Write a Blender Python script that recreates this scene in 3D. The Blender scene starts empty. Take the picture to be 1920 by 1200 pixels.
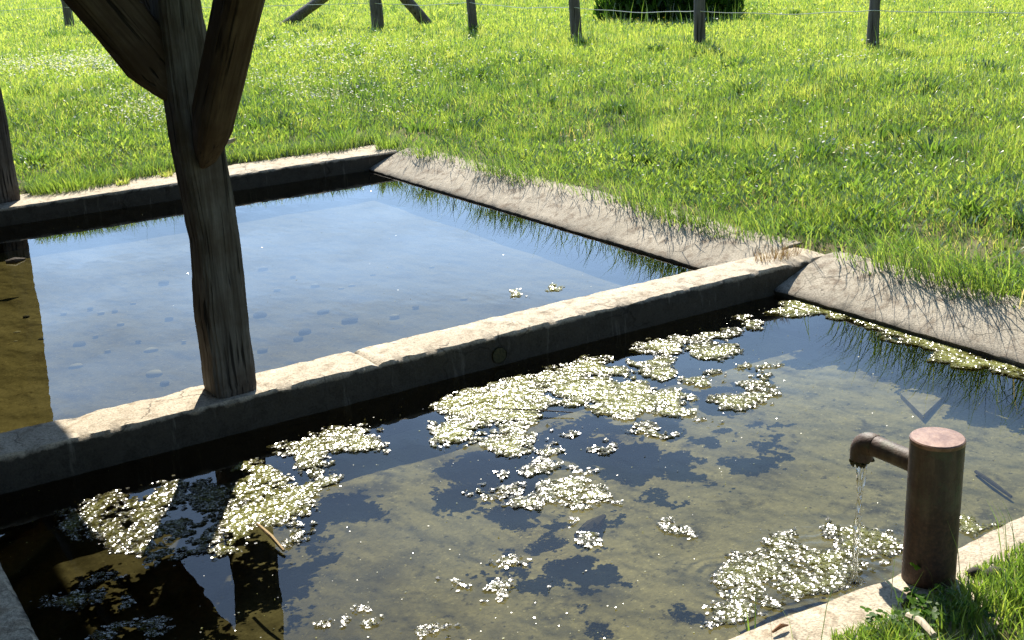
import bpy, bmesh, math, random
import numpy as np
from mathutils import Vector, Matrix

S = bpy.context.scene
COL = S.collection
R = math.radians
rng = np.random.default_rng(7)
random.seed(7)

# ------------------------------------------------------------------ camera, sky, sun, exposure
cam_d = bpy.data.cameras.new('camera')
cam = bpy.data.objects.new('camera', cam_d)
COL.objects.link(cam)
cam_d.sensor_width = 36.0
cam_d.lens = 36.0 * 2266.93 / 1920.0
cam_d.clip_start = 0.05
cam_d.clip_end = 2000.0
EYE = 1.6
def axis(v):
    return Vector(v).normalized()
_x = axis((3790, 900, -2266.93)); _y = axis((-1511, 653, -2266.93)); _z = _x.cross(_y)
cam.matrix_world = Matrix.Translation((0, 0, EYE)) @ Matrix((_x, _y, _z)).to_4x4()
S.camera = cam

SUN_AZ, SUN_EL = 29.9, 42.0        # azimuth clockwise from +Y
W = bpy.data.worlds.new('World')
S.world = W
W.use_nodes = True
wn = W.node_tree
wn.nodes.clear()
sky = wn.nodes.new('ShaderNodeTexSky'); sky.sky_type = 'NISHITA'; sky.sun_disc = False
sky.sun_elevation = R(SUN_EL); sky.sun_rotation = R(SUN_AZ)
sky.air_density = 1.0; sky.dust_density = 0.2; sky.ozone_density = 3.5
bg = wn.nodes.new('ShaderNodeBackground'); bg.inputs[1].default_value = 0.075
wo = wn.nodes.new('ShaderNodeOutputWorld')
tcw = wn.nodes.new('ShaderNodeTexCoord'); sxw = wn.nodes.new('ShaderNodeSeparateXYZ'); wn.links.new(tcw.outputs['Generated'], sxw.inputs[0])
mpw = wn.nodes.new('ShaderNodeMapping'); mpw.inputs['Scale'].default_value = (1, 1, 4); wn.links.new(tcw.outputs['Generated'], mpw.inputs[0])
cl = wn.nodes.new('ShaderNodeTexNoise'); cl.inputs['Scale'].default_value = 3.2; cl.inputs['Detail'].default_value = 6; cl.inputs['Roughness'].default_value = .6
wn.links.new(mpw.outputs[0], cl.inputs['Vector'])
hr = wn.nodes.new('ShaderNodeMapRange'); wn.links.new(sxw.outputs[2], hr.inputs[0])
hr.inputs[1].default_value = .16; hr.inputs[2].default_value = .42; hr.inputs[3].default_value = .75; hr.inputs[4].default_value = .25
cr = wn.nodes.new('ShaderNodeMapRange'); wn.links.new(cl.outputs['Fac'], cr.inputs[0])
cr.inputs[1].default_value = .30; cr.inputs[2].default_value = .62; cr.inputs[3].default_value = .25; cr.inputs[4].default_value = 1.0
ar = wn.nodes.new('ShaderNodeMapRange'); wn.links.new(sxw.outputs[1], ar.inputs[0])      # added veil kept to the sunward side
ar.inputs[1].default_value = .1; ar.inputs[2].default_value = .7; ar.inputs[3].default_value = .0; ar.inputs[4].default_value = 1.0
c0 = wn.nodes.new('ShaderNodeMath'); c0.operation = 'MULTIPLY'; wn.links.new(hr.outputs[0], c0.inputs[0]); wn.links.new(ar.outputs[0], c0.inputs[1])
cm = wn.nodes.new('ShaderNodeMath'); cm.operation = 'MULTIPLY'; wn.links.new(c0.outputs[0], cm.inputs[0]); wn.links.new(cr.outputs[0], cm.inputs[1])
cx_ = wn.nodes.new('ShaderNodeMix'); cx_.data_type = 'RGBA'; wn.links.new(cm.outputs[0], cx_.inputs[0]); wn.links.new(sky.outputs[0], cx_.inputs[6])
cx_.inputs[7].default_value = (13.5, 20.5, 31.0, 1)      # bright bluish veil added to the sky to lift the pool reflections
wn.links.new(cx_.outputs[2], bg.inputs[0]); wn.links.new(bg.outputs[0], wo.inputs[0])

sun_d = bpy.data.lights.new('sun', 'SUN')
sun_d.energy = 5.0; sun_d.angle = R(0.53); sun_d.color = (1.0, 0.93, 0.82)
sun = bpy.data.objects.new('sun', sun_d); COL.objects.link(sun)
sv = Vector((math.sin(R(SUN_AZ))*math.cos(R(SUN_EL)), math.cos(R(SUN_AZ))*math.cos(R(SUN_EL)), math.sin(R(SUN_EL))))
sun.rotation_euler = sv.to_track_quat('Z', 'Y').to_euler()
sun.location = (6, 10, 12)

S.view_settings.view_transform = 'Standard'
S.view_settings.look = 'None'
S.view_settings.gamma = 1.0
S.view_settings.exposure = 1.0
S.cycles.caustics_reflective = False
S.cycles.caustics_refractive = False
S.cycles.transparent_max_bounces = 24
S.cycles.max_bounces = 8
S.cycles.sample_clamp_indirect = 4.0

# ------------------------------------------------------------------ helpers
_T = rng.random((256, 256))
def vnoise(x, y, s=0):
    x = np.asarray(x, float) + 37.17*s + 1000; y = np.asarray(y, float) + 91.73*s + 1000
    xi = np.floor(x).astype(int); yi = np.floor(y).astype(int)
    fx = x-xi; fy = y-yi
    fx = fx*fx*(3-2*fx); fy = fy*fy*(3-2*fy)
    a = _T[xi & 255, yi & 255]; b = _T[(xi+1) & 255, yi & 255]
    c = _T[xi & 255, (yi+1) & 255]; d = _T[(xi+1) & 255, (yi+1) & 255]
    return (a*(1-fx)+b*fx)*(1-fy)+(c*(1-fx)+d*fx)*fy
def fbm(x, y, s=0, o=3):
    t = 0; a = .5; n = 0
    for k in range(o):
        t = t+a*vnoise(np.asarray(x)*2**k, np.asarray(y)*2**k, s+k*5); n += a; a *= .5
    return t/n

def link(o, parent=None):
    COL.objects.link(o)
    if parent: o.parent = parent
    return o
def tag(o, label=None, cat=None, group=None, kind=None):
    if label: o['label'] = label
    if cat: o['category'] = cat
    if group: o['group'] = group
    if kind: o['kind'] = kind
    return o
def empty(name, loc, label, cat, group=None):
    o = bpy.data.objects.new(name, None); o.location = loc; o.empty_display_size = .1
    link(o); return tag(o, label, cat, group)
def np_mesh(name, verts, quads=None, tris=None, mat=None, parent=None, smooth=False, attr=None):
    me = bpy.data.meshes.new(name)
    verts = np.asarray(verts, np.float32)
    q = np.zeros((0, 4), np.int32) if quads is None else np.asarray(quads, np.int32).reshape(-1, 4)
    t = np.zeros((0, 3), np.int32) if tris is None else np.asarray(tris, np.int32).reshape(-1, 3)
    me.vertices.add(len(verts)); me.vertices.foreach_set('co', verts.ravel())
    loops = np.concatenate([q.ravel(), t.ravel()]).astype(np.int32)
    me.loops.add(len(loops)); me.loops.foreach_set('vertex_index', loops)
    ls = np.concatenate([np.arange(len(q))*4, len(q)*4+np.arange(len(t))*3]).astype(np.int32)
    me.polygons.add(len(ls)); me.polygons.foreach_set('loop_start', ls)
    me.update(calc_edges=True)
    if smooth: me.polygons.foreach_set('use_smooth', np.ones(len(ls), bool))
    for k, v in (attr or {}).items():
        a = me.attributes.new(k, 'FLOAT', 'POINT'); a.data.foreach_set('value', np.asarray(v, np.float32))
    if mat: me.materials.append(mat)
    return link(bpy.data.objects.new(name, me), parent)
def bm_obj(name, bm, mat, parent=None, smooth=True, sharp=40):
    me = bpy.data.meshes.new(name)
    bmesh.ops.recalc_face_normals(bm, faces=bm.faces)
    bm.to_mesh(me); bm.free()
    me.materials.append(mat)
    if smooth:
        for p in me.polygons: p.use_smooth = True
        me.set_sharp_from_angle(angle=R(sharp))
    return link(bpy.data.objects.new(name, me), parent)
def bm_tube(bm, pts, rad, seg=12, cap=True, jit=0):
    rings = []
    pts = [Vector(p) for p in pts]
    up = None
    for i, p in enumerate(pts):
        t = (pts[min(i+1, len(pts)-1)]-pts[max(i-1, 0)]).normalized()
        if up is None:
            up = t.orthogonal().normalized()
        up = (up-t*up.dot(t)).normalized(); s = t.cross(up)
        r = rad[i] if hasattr(rad, '__len__') else rad
        rings.append([bm.verts.new(p+(up*math.cos(2*math.pi*k/seg)+s*math.sin(2*math.pi*k/seg))*r*(1+jit*(random.random()-.5))) for k in range(seg)])
    for a, b in zip(rings, rings[1:]):
        for k in range(seg):
            bm.faces.new((a[k], a[(k+1) % seg], b[(k+1) % seg], b[k]))
    if cap:
        bm.faces.new(rings[0][::-1]); bm.faces.new(rings[-1])
    return rings
def sweep(name, prof, a0, a1, axis_, mat, parent=None, step=.025, jit=.004, seed=0, low=.006, dips=()):
    """a wall or kerb: profile (offset, height) swept along X or Y with worn edges"""
    n = max(2, int((a1-a0)/step)); m = len(prof)
    u = np.linspace(a0, a1, n+1)
    V = np.zeros((n+1, m, 3))
    for j, (o, z) in enumerate(prof):
        dx = (fbm(u*22, u*0+j*3.7, seed, 4)-.5)*2*jit + (fbm(u*1.7, u*0+j*.3, seed+40, 2)-.5)*2*low
        dz = (fbm(u*24, u*0+j*5.1, seed+9, 4)-.5)*2*jit*.8 + (fbm(u*1.3, u*0+j*.2, seed+60, 2)-.5)*2*low*.7
        for c, w, dep, js in dips:
            if j in js: dz = dz-dep*np.exp(-((u-c)/w)**2)
        if z < -.13: dz = dz*0; 
        A = u; B = o+dx; Z = z+dz
        V[:, j, 0], V[:, j, 1] = (A, B) if axis_ == 'X' else (B, A)
        V[:, j, 2] = Z
    idx = np.arange((n+1)*m).reshape(n+1, m)
    q = np.stack([idx[:-1, :-1], idx[1:, :-1], idx[1:, 1:], idx[:-1, 1:]], -1).reshape(-1, 4)
    qc = np.stack([idx[:-1, -1], idx[1:, -1], idx[1:, 0], idx[:-1, 0]], -1).reshape(-1, 4)
    o = np_mesh(name, V.reshape(-1, 3), np.concatenate([q, qc]), None, mat, parent)
    bm = bmesh.new(); bm.from_mesh(o.data); bm.verts.ensure_lookup_table()
    bm.faces.new([bm.verts[i] for i in idx[0]]); bm.faces.new([bm.verts[i] for i in idx[-1]][::-1])
    bmesh.ops.recalc_face_normals(bm, faces=bm.faces)
    bm.to_mesh(o.data); bm.free()
    for p in o.data.polygons: p.use_smooth = True
    o.data.set_sharp_from_angle(angle=R(38))
    return o

# ------------------------------------------------------------------ materials
def new_mat(name):
    m = bpy.data.materials.new(name); m.use_nodes = True
    nt = m.node_tree; nt.nodes.clear()
    out = nt.nodes.new('ShaderNodeOutputMaterial')
    return m, nt, out
def N(nt, t, **kw):
    n = nt.nodes.new(t)
    for k, v in kw.items():
        if k.startswith('i_'): n.inputs[k[2:].replace('_', ' ')].default_value = v
        else: setattr(n, k, v)
    return n
def coords(nt, scale=(1, 1, 1)):
    tc = N(nt, 'ShaderNodeTexCoord'); mp = N(nt, 'ShaderNodeMapping')
    mp.inputs['Scale'].default_value = scale
    nt.links.new(tc.outputs['Object'], mp.inputs[0]); return mp.outputs[0]
def noise(nt, vec, scale, detail=4, rough=.6):
    n = N(nt, 'ShaderNodeTexNoise'); n.inputs['Scale'].default_value = scale
    n.inputs['Detail'].default_value = detail; n.inputs['Roughness'].default_value = rough
    nt.links.new(vec, n.inputs['Vector']); return n.outputs['Fac']
def ramp(nt, fac, stops):
    r = N(nt, 'ShaderNodeValToRGB'); e = r.color_ramp.elements
    while len(e) < len(stops): e.new(.5)
    for x, (p, c) in zip(e, stops):
        x.position = p; x.color = (c, c, c, 1) if not hasattr(c, '__len__') else (*c, 1)
    nt.links.new(fac, r.inputs[0]); return r.outputs[0]
def mix(nt, fac, a, b, mode='MIX'):
    m = N(nt, 'ShaderNodeMix', data_type='RGBA', blend_type=mode)
    for s, v in ((0, fac), (6, a), (7, b)):
        if hasattr(v, 'node'): nt.links.new(v, m.inputs[s])
        elif hasattr(v, '__len__'): m.inputs[s].default_value = (*v, 1)
        else: m.inputs[s].default_value = v
    return m.outputs[2]
def bump(nt, h, strength=.5, dist=.01, nrm=None):
    b = N(nt, 'ShaderNodeBump'); b.inputs['Strength'].default_value = strength; b.inputs['Distance'].default_value = dist
    nt.links.new(h, b.inputs['Height'])
    if nrm: nt.links.new(nrm, b.inputs['Normal'])
    return b.outputs[0]
def principled(nt, out, col, rough=.8, nrm=None, spec=.3, metal=0):
    p = N(nt, 'ShaderNodeBsdfPrincipled')
    for k, v in (('Base Color', col), ('Roughness', rough)):
        if hasattr(v, 'node'): nt.links.new(v, p.inputs[k])
        elif hasattr(v, '__len__'): p.inputs[k].default_value = (*v, 1)
        else: p.inputs[k].default_value = v
    p.inputs['Specular IOR Level'].default_value = spec
    p.inputs['Metallic'].default_value = metal
    if nrm: nt.links.new(nrm, p.inputs['Normal'])
    nt.links.new(p.outputs[0], out.inputs[0]); return p

def mat_concrete(name, c1, c2, stain, damp_shade=(.010, .026)):
    m, nt, out = new_mat(name); v = coords(nt)
    big = noise(nt, v, 2.2, 5, .62); mid = noise(nt, v, 14, 6, .65); fine = noise(nt, v, 130, 3, .7)
    c = mix(nt, ramp(nt, big, [(.35, 0), (.65, 1)]), c1, c2)
    c = mix(nt, ramp(nt, mid, [(.50, 0), (.66, .85)]), c, stain)
    sp = ramp(nt, fine, [(.30, .50), (.5, 1), (.72, 1.30)])
    c = mix(nt, 1.0, c, sp, 'MULTIPLY')
    # hairline cracks
    wv = N(nt, 'ShaderNodeTexVoronoi', feature='DISTANCE_TO_EDGE'); wv.inputs['Scale'].default_value = 2.1
    wj = N(nt, 'ShaderNodeVectorMath', operation='ADD'); nt.links.new(v, wj.inputs[0])
    wn_ = N(nt, 'ShaderNodeTexNoise'); wn_.inputs['Scale'].default_value = 7; wn_.inputs['Detail'].default_value = 5; nt.links.new(v, wn_.inputs['Vector'])
    ws = N(nt, 'ShaderNodeVectorMath', operation='SCALE'); ws.inputs['Scale'].default_value = .22; nt.links.new(wn_.outputs['Color'], ws.inputs[0])
    nt.links.new(ws.outputs[0], wj.inputs[1]); nt.links.new(wj.outputs[0], wv.inputs['Vector'])
    ckm = N(nt, 'ShaderNodeMath', operation='MULTIPLY'); nt.links.new(ramp(nt, wv.outputs['Distance'], [(.004, .8), (.012, 0)]), ckm.inputs[0]); nt.links.new(ramp(nt, noise(nt, v, 3.1, 2), [(.48, 0), (.56, 1)]), ckm.inputs[1])
    c = mix(nt, ckm.outputs[0], c, tuple(x*.25 for x in c1))
    # pale lichen spots
    vo = N(nt, 'ShaderNodeTexVoronoi'); vo.inputs['Scale'].default_value = 16; nt.links.new(v, vo.inputs['Vector'])
    li = N(nt, 'ShaderNodeMath', operation='MULTIPLY')
    nt.links.new(ramp(nt, vo.outputs['Distance'], [(.16, .55), (.28, 0)]), li.inputs[0])
    nt.links.new(ramp(nt, noise(nt, v, 5, 3), [(.5, 0), (.6, 1)]), li.inputs[1])
    c = mix(nt, li.outputs[0], c, tuple(min(1, x*1.25) for x in c2))
    if damp_shade:   # wet mossy waterline band, run up the wall faces to paint their shade
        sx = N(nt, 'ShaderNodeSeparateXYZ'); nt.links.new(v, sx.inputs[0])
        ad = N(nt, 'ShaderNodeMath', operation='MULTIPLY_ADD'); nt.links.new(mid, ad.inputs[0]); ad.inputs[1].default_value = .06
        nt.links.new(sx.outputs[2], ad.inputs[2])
        c = mix(nt, damp_shade_ramp(nt, ad.outputs[0], damp_shade), c, mix(nt, ramp(nt, noise(nt, coords(nt, (22, 22, 2.5)), 1, 4, .7), [(.60, 0), (.72, .8)]), mix(nt, ramp(nt, mid, [(.40, 0), (.62, 1)]), (.014, .012, .008), (.042, .037, .028)), (.13, .12, .095)))
    h = mix(nt, .5, mid, fine)
    principled(nt, out, c, .9, bump(nt, h, .55, .012), .2)
    return m
def damp_shade_ramp(nt, z, damp_shade):
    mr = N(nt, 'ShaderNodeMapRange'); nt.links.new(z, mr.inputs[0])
    mr.inputs[1].default_value = damp_shade[0]; mr.inputs[2].default_value = damp_shade[1]
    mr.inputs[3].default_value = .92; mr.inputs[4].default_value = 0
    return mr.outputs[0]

def grain(nt, d, along, across):
    d = Vector(d).normalized(); s = d.orthogonal().normalized(); u = d.cross(s)
    tc = N(nt, 'ShaderNodeTexCoord'); cb = N(nt, 'ShaderNodeCombineXYZ')
    for i, (v, k) in enumerate(((s, across), (u, across), (d, along))):
        dp = N(nt, 'ShaderNodeVectorMath', operation='DOT_PRODUCT'); nt.links.new(tc.outputs['Object'], dp.inputs[0]); dp.inputs[1].default_value = v*k
        nt.links.new(dp.outputs['Value'], cb.inputs[i])
    return cb.outputs[0]
def mat_wood(name, c1, c2, c3, d=(0, 0, 1), gs=1.0):
    m, nt, out = new_mat(name)
    v = grain(nt, d, 2.0*gs, 40*gs); v2 = coords(nt)
    g = noise(nt, v, 1, 6, .7); big = noise(nt, v2, 6*gs, 4); crack = noise(nt, grain(nt, d, 2.6*gs, 62*gs), 1, 2, .5)
    c = mix(nt, ramp(nt, g, [(.32, 0), (.68, 1)]), c1, c2)
    c = mix(nt, ramp(nt, big, [(.42, 0), (.66, .8)]), c, c3)
    ck = ramp(nt, crack, [(.30, .18), (.40, 1)])
    c = mix(nt, 1.0, c, ck, 'MULTIPLY')
    hh = mix(nt, .5, g, ck)
    principled(nt, out, c, .85, bump(nt, hh, .8, .012), .2)
    return m

def mat_leafy(name, ramp_stops, trans=.55, gloss=.05, rough=.4, tcol=1.25):
    m, nt, out = new_mat(name)
    at = N(nt, 'ShaderNodeAttribute'); at.attribute_name = 'tint'
    c = ramp(nt, at.outputs['Fac'], ramp_stops)
    d = N(nt, 'ShaderNodeBsdfDiffuse'); nt.links.new(c, d.inputs[0])
    t = N(nt, 'ShaderNodeBsdfTranslucent')
    nt.links.new(mix(nt, 1.0, c, (tcol, tcol, tcol*.6), 'MULTIPLY'), t.inputs[0])
    a = N(nt, 'ShaderNodeMixShader'); a.inputs[0].default_value = trans
    nt.links.new(d.outputs[0], a.inputs[1]); nt.links.new(t.outputs[0], a.inputs[2])
    g = N(nt, 'ShaderNodeBsdfGlossy'); g.inputs['Roughness'].default_value = rough; g.inputs[0].default_value = (1, 1, 1, 1)
    b = N(nt, 'ShaderNodeMixShader'); b.inputs[0].default_value = gloss
    nt.links.new(a.outputs[0], b.inputs[1]); nt.links.new(g.outputs[0], b.inputs[2])
    nt.links.new(b.outputs[0], out.inputs[0]); return m

def mat_water(name, tint, waves=True):
    m, nt, out = new_mat(name); v = coords(nt)
    h = noise(nt, coords(nt, (7, 4, 1)), 1, 2, .5)
    nb = bump(nt, h, .035, .02)
    if waves:   # rings where the spout falls in
        for (cx_, cy_), amp in (((2.31, 2.01), .12), ((2.35, 2.62), .006)):
            dv = N(nt, 'ShaderNodeVectorMath', operation='DISTANCE'); nt.links.new(v, dv.inputs[0]); dv.inputs[1].default_value = (cx_, cy_, -.133)
            k = N(nt, 'ShaderNodeMath', operation='MULTIPLY'); nt.links.new(dv.outputs['Value'], k.inputs[0]); k.inputs[1].default_value = 130; rn = N(nt, 'ShaderNodeMath', operation='MULTIPLY_ADD'); nt.links.new(noise(nt, v, 9, 3), rn.inputs[0]); rn.inputs[1].default_value = 7.0; nt.links.new(k.outputs[0], rn.inputs[2])
            s = N(nt, 'ShaderNodeMath', operation='SINE'); nt.links.new(rn.outputs[0], s.inputs[0])
            fo = N(nt, 'ShaderNodeMapRange'); nt.links.new(dv.outputs['Value'], fo.inputs[0])
            fo.inputs[1].default_value = .03; fo.inputs[2].default_value = .42 if amp > .1 else .2; fo.inputs[3].default_value = 1; fo.inputs[4].default_value = 0
            x = N(nt, 'ShaderNodeMath', operation='MULTIPLY'); nt.links.new(s.outputs[0], x.inputs[0]); nt.links.new(fo.outputs[0], x.inputs[1])
            nb = bump(nt, x.outputs[0], amp, .012, nb)
    fr = N(nt, 'ShaderNodeFresnel'); fr.inputs[0].default_value = 1.34; nt.links.new(nb, fr.inputs[1])
    tr = N(nt, 'ShaderNodeBsdfTransparent'); tr.inputs[0].default_value = (*tint, 1)
    gl = N(nt, 'ShaderNodeBsdfGlossy'); gl.inputs['Roughness'].default_value = .0; gl.inputs[0].default_value = (1, 1, 1, 1)
    nt.links.new(nb, gl.inputs['Normal'])
    mx = N(nt, 'ShaderNodeMixShader'); nt.links.new(fr.outputs[0], mx.inputs[0])
    nt.links.new(tr.outputs[0], mx.inputs[1]); nt.links.new(gl.outputs[0], mx.inputs[2])
    nt.links.new(mx.outputs[0], out.inputs[0]); return m

def mat_floor(name, c1, c2, dark, thr, left_dark=False):
    m, nt, out = new_mat(name); v = coords(nt)
    a = noise(nt, v, 1.6, 4, .55); b = noise(nt, v, 7, 6, .7); f = noise(nt, v, 60, 4, .7); sp = noise(nt, v, 26, 3, .6)
    c = mix(nt, ramp(nt, a, [(.35, 0), (.65, 1)]), c1, c2)
    c = mix(nt, ramp(nt, b, [(thr-.03, 0), (thr+.10, .85)]), c, dark)
    c = mix(nt, ramp(nt, noise(nt, v, 3.3, 3, .5), [(.56, 0), (.70, .65)]), c, dark)
    c = mix(nt, ramp(nt, sp, [(.62, 0), (.70, .8)]), c, dark)
    fb = noise(nt, coords(nt, (46, 120, 46)), 1, 4, .75); fb2 = noise(nt, v, 75, 2, .5)
    c = mix(nt, ramp(nt, fb, [(.60, 0), (.68, .75)]), c, dark)
    c = mix(nt, ramp(nt, fb2, [(.66, 0), (.70, .8)]), c, tuple(min(1, x*1.5) for x in c2))
    if left_dark:    # floor turns darker brown towards the left end
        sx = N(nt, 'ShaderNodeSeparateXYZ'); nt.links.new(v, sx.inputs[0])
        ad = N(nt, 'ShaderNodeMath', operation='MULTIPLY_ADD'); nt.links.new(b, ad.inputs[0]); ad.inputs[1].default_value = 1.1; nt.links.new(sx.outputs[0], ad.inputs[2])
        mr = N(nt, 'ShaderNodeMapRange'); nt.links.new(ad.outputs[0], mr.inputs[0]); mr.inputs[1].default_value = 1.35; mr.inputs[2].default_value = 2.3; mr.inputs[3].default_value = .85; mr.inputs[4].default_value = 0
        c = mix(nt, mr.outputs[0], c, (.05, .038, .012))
    c = mix(nt, 1.0, c, ramp(nt, f, [(.3, .75), (.7, 1.25)]), 'MULTIPLY')
    principled(nt, out, c, .95, bump(nt, b, .3, .02), .1); return m

M = {}
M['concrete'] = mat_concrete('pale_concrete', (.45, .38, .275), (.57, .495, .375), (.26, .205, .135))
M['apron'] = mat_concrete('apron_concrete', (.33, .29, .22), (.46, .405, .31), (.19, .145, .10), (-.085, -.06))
M['oak'] = mat_wood('weathered_oak', (.058, .050, .040), (.215, .198, .168), (.070, .050, .034))
BD = {'oak_beam': (0, 1, 0), 'oak_y': (-.02, -1, .98), 'oak_far': (0, 1, 1), 'oak_x': (-.574, 0, .819)}
for k_, d_ in BD.items():
    M[k_] = mat_wood('brown_oak', (.038, .025, .016), (.130, .098, .066), (.055, .034, .020), d_)
M['fence_wood'] = mat_wood('grey_fence_wood', (.06, .05, .045), (.19, .165, .15), (.10, .085, .07), (0, 0, 1), .8)
M['water_near'] = mat_water('spring_water', (.84, .85, .70))
M['water_far'] = mat_water('still_water', (.80, .80, .62), False)
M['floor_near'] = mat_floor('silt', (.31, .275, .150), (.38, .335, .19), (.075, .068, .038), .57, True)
M['floor_far'] = mat_floor('brown_silt', (.150, .124, .052), (.205, .172, .084), (.080, .060, .024), .60)
GR = [(0, (.030, .065, .012)), (.3, (.105, .190, .030)), (.6, (.225, .315, .052)), (.85, (.38, .43, .10)), (.93, (.42, .36, .14)), (1, (.52, .44, .24))]
M['grass'] = mat_leafy('grass_blades', GR, .60, .10, .30, 1.5)
M['leaf'] = mat_leafy('weed_leaves', [(0, (.015, .045, .006)), (.5, (.08, .18, .016)), (1, (.16, .28, .03))], .5, .015, .5)
M['algae'] = mat_leafy('algae', [(0, (.035, .030, .008)), (.35, (.13, .115, .026)), (.7, (.29, .29, .065)), (1, (.52, .53, .19))], .45, .095, .20, 1.3)
M['petal'] = mat_leafy('petals', [(0, (.75, .75, .70)), (.9, (.85, .82, .78)), (.95, (.75, .55, .02)), (1, (.8, .6, .03))], .4, .02, .5, 1.0)

M['withered'] = mat_leafy('withered_stems', [(0, (.10, .05, .025)), (.6, (.22, .13, .06)), (1, (.34, .26, .12))], .4, .03, .5, 1.1)
def simple(name, c1, c2, scale=20, rough=.8, metal=0, spec=.3, bs=.4):
    m, nt, out = new_mat(name); v = coords(nt)
    n = noise(nt, v, scale, 5, .65)
    principled(nt, out, mix(nt, ramp(nt, n, [(.35, 0), (.65, 1)]), c1, c2), rough, bump(nt, n, bs, .005), spec, metal); return m
M['stone'] = simple('pebble_stone', (.26, .23, .15), (.42, .37, .26), 40)
M['darkstone'] = simple('dark_pebble', (.03, .028, .018), (.07, .06, .04), 40)
M['plaster'] = simple('old_plaster', (.20, .17, .13), (.30, .26, .20), 6)
M['tile'] = simple('roof_tiles', (.10, .05, .03), (.20, .10, .06), 12)
M['soil'] = simple('meadow_soil', (.040, .060, .012), (.17, .145, .075), 5, .95)
def mat_soil():
    m, nt, out = new_mat('meadow_soil'); v = coords(nt)
    n = noise(nt, v, 5, 5, .65); g = noise(nt, v, 2.2, 6, .7)
    c = mix(nt, ramp(nt, n, [(.35, 0), (.65, 1)]), (.040, .060, .012), (.17, .145, .075))
    dv = N(nt, 'ShaderNodeVectorMath', operation='DISTANCE'); nt.links.new(v, dv.inputs[0]); dv.inputs[1].default_value = (2, 5, 0)
    mr = N(nt, 'ShaderNodeMapRange'); nt.links.new(dv.outputs['Value'], mr.inputs[0]); mr.inputs[1].default_value = 5; mr.inputs[2].default_value = 9
    c = mix(nt, mr.outputs[0], c, mix(nt, ramp(nt, g, [(.3, 0), (.7, 1)]), (.10, .17, .02), (.22, .30, .05)))   # meadow turf away from the trodden bank
    principled(nt, out, c, .95, bump(nt, n, .4, .01), .1); return m
M['soil'] = mat_soil()
M['wire'] = simple('galvanised_wire', (.55, .55, .53), (.7, .7, .68), 60, .35, .6, .5, 0)
M['dry'] = simple('dry_reed', (.30, .20, .08), (.42, .30, .14), 60)
M['twig'] = simple('dark_twig', (.04, .03, .02), (.09, .07, .045), 60)
M['deadleaf'] = simple('dead_leaf', (.16, .07, .025), (.25, .12, .05), 60)
M['pale_wood'] = simple('bleached_wood', (.45, .38, .27), (.6, .52, .4), 50)
M['moss'] = simple('wet_moss', (.02, .025, .008), (.07, .06, .025), 80, .6)
def mat_rust():
    m, nt, out = new_mat('rusty_steel'); v = coords(nt)
    a = noise(nt, v, 14, 6, .7); b = noise(nt, v, 90, 4, .7); s = noise(nt, coords(nt, (30, 30, 4)), 1, 4)
    c = mix(nt, ramp(nt, a, [(.35, 0), (.62, 1)]), (.080, .040, .023), (.135, .098, .058))
    c = mix(nt, ramp(nt, s, [(.42, 0), (.62, .8)]), c, (.045, .028, .018))
    c = mix(nt, ramp(nt, noise(nt, v, 26, 5, .7), [(.52, 0), (.66, .7)]), c, (.075, .080, .038))
    c = mix(nt, ramp(nt, b, [(.55, 0), (.75, .5)]), c, (.16, .10, .06))
    sz = N(nt, 'ShaderNodeSeparateXYZ'); nt.links.new(v, sz.inputs[0])
    ad = N(nt, 'ShaderNodeMath', operation='MULTIPLY_ADD'); nt.links.new(a, ad.inputs[0]); ad.inputs[1].default_value = .22; nt.links.new(sz.outputs[2], ad.inputs[2])
    lowr = N(nt, 'ShaderNodeMapRange'); nt.links.new(ad.outputs[0], lowr.inputs[0]); lowr.inputs[1].default_value = .28; lowr.inputs[2].default_value = .36; lowr.inputs[3].default_value = .85; lowr.inputs[4].default_value = 0
    c = mix(nt, lowr.outputs[0], c, mix(nt, ramp(nt, b, [(.4, 0), (.7, 1)]), (.036, .017, .010), (.105, .050, .028)))
    principled(nt, out, c, .58, bump(nt, b, .45, .004), .4, .0); return m
M['rust'] = mat_rust()
M['rusttop'] = simple('rust_cap', (.16, .075, .040), (.31, .18, .110), 34, .42, .2, .6, .2)
def mat_glass():
    m, nt, out = new_mat('falling_water')
    g = N(nt, 'ShaderNodeBsdfGlass'); g.inputs['IOR'].default_value = 1.33; g.inputs['Roughness'].default_value = .05
    nt.links.new(g.outputs[0], out.inputs[0]); return m
M['jet'] = mat_glass()

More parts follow.
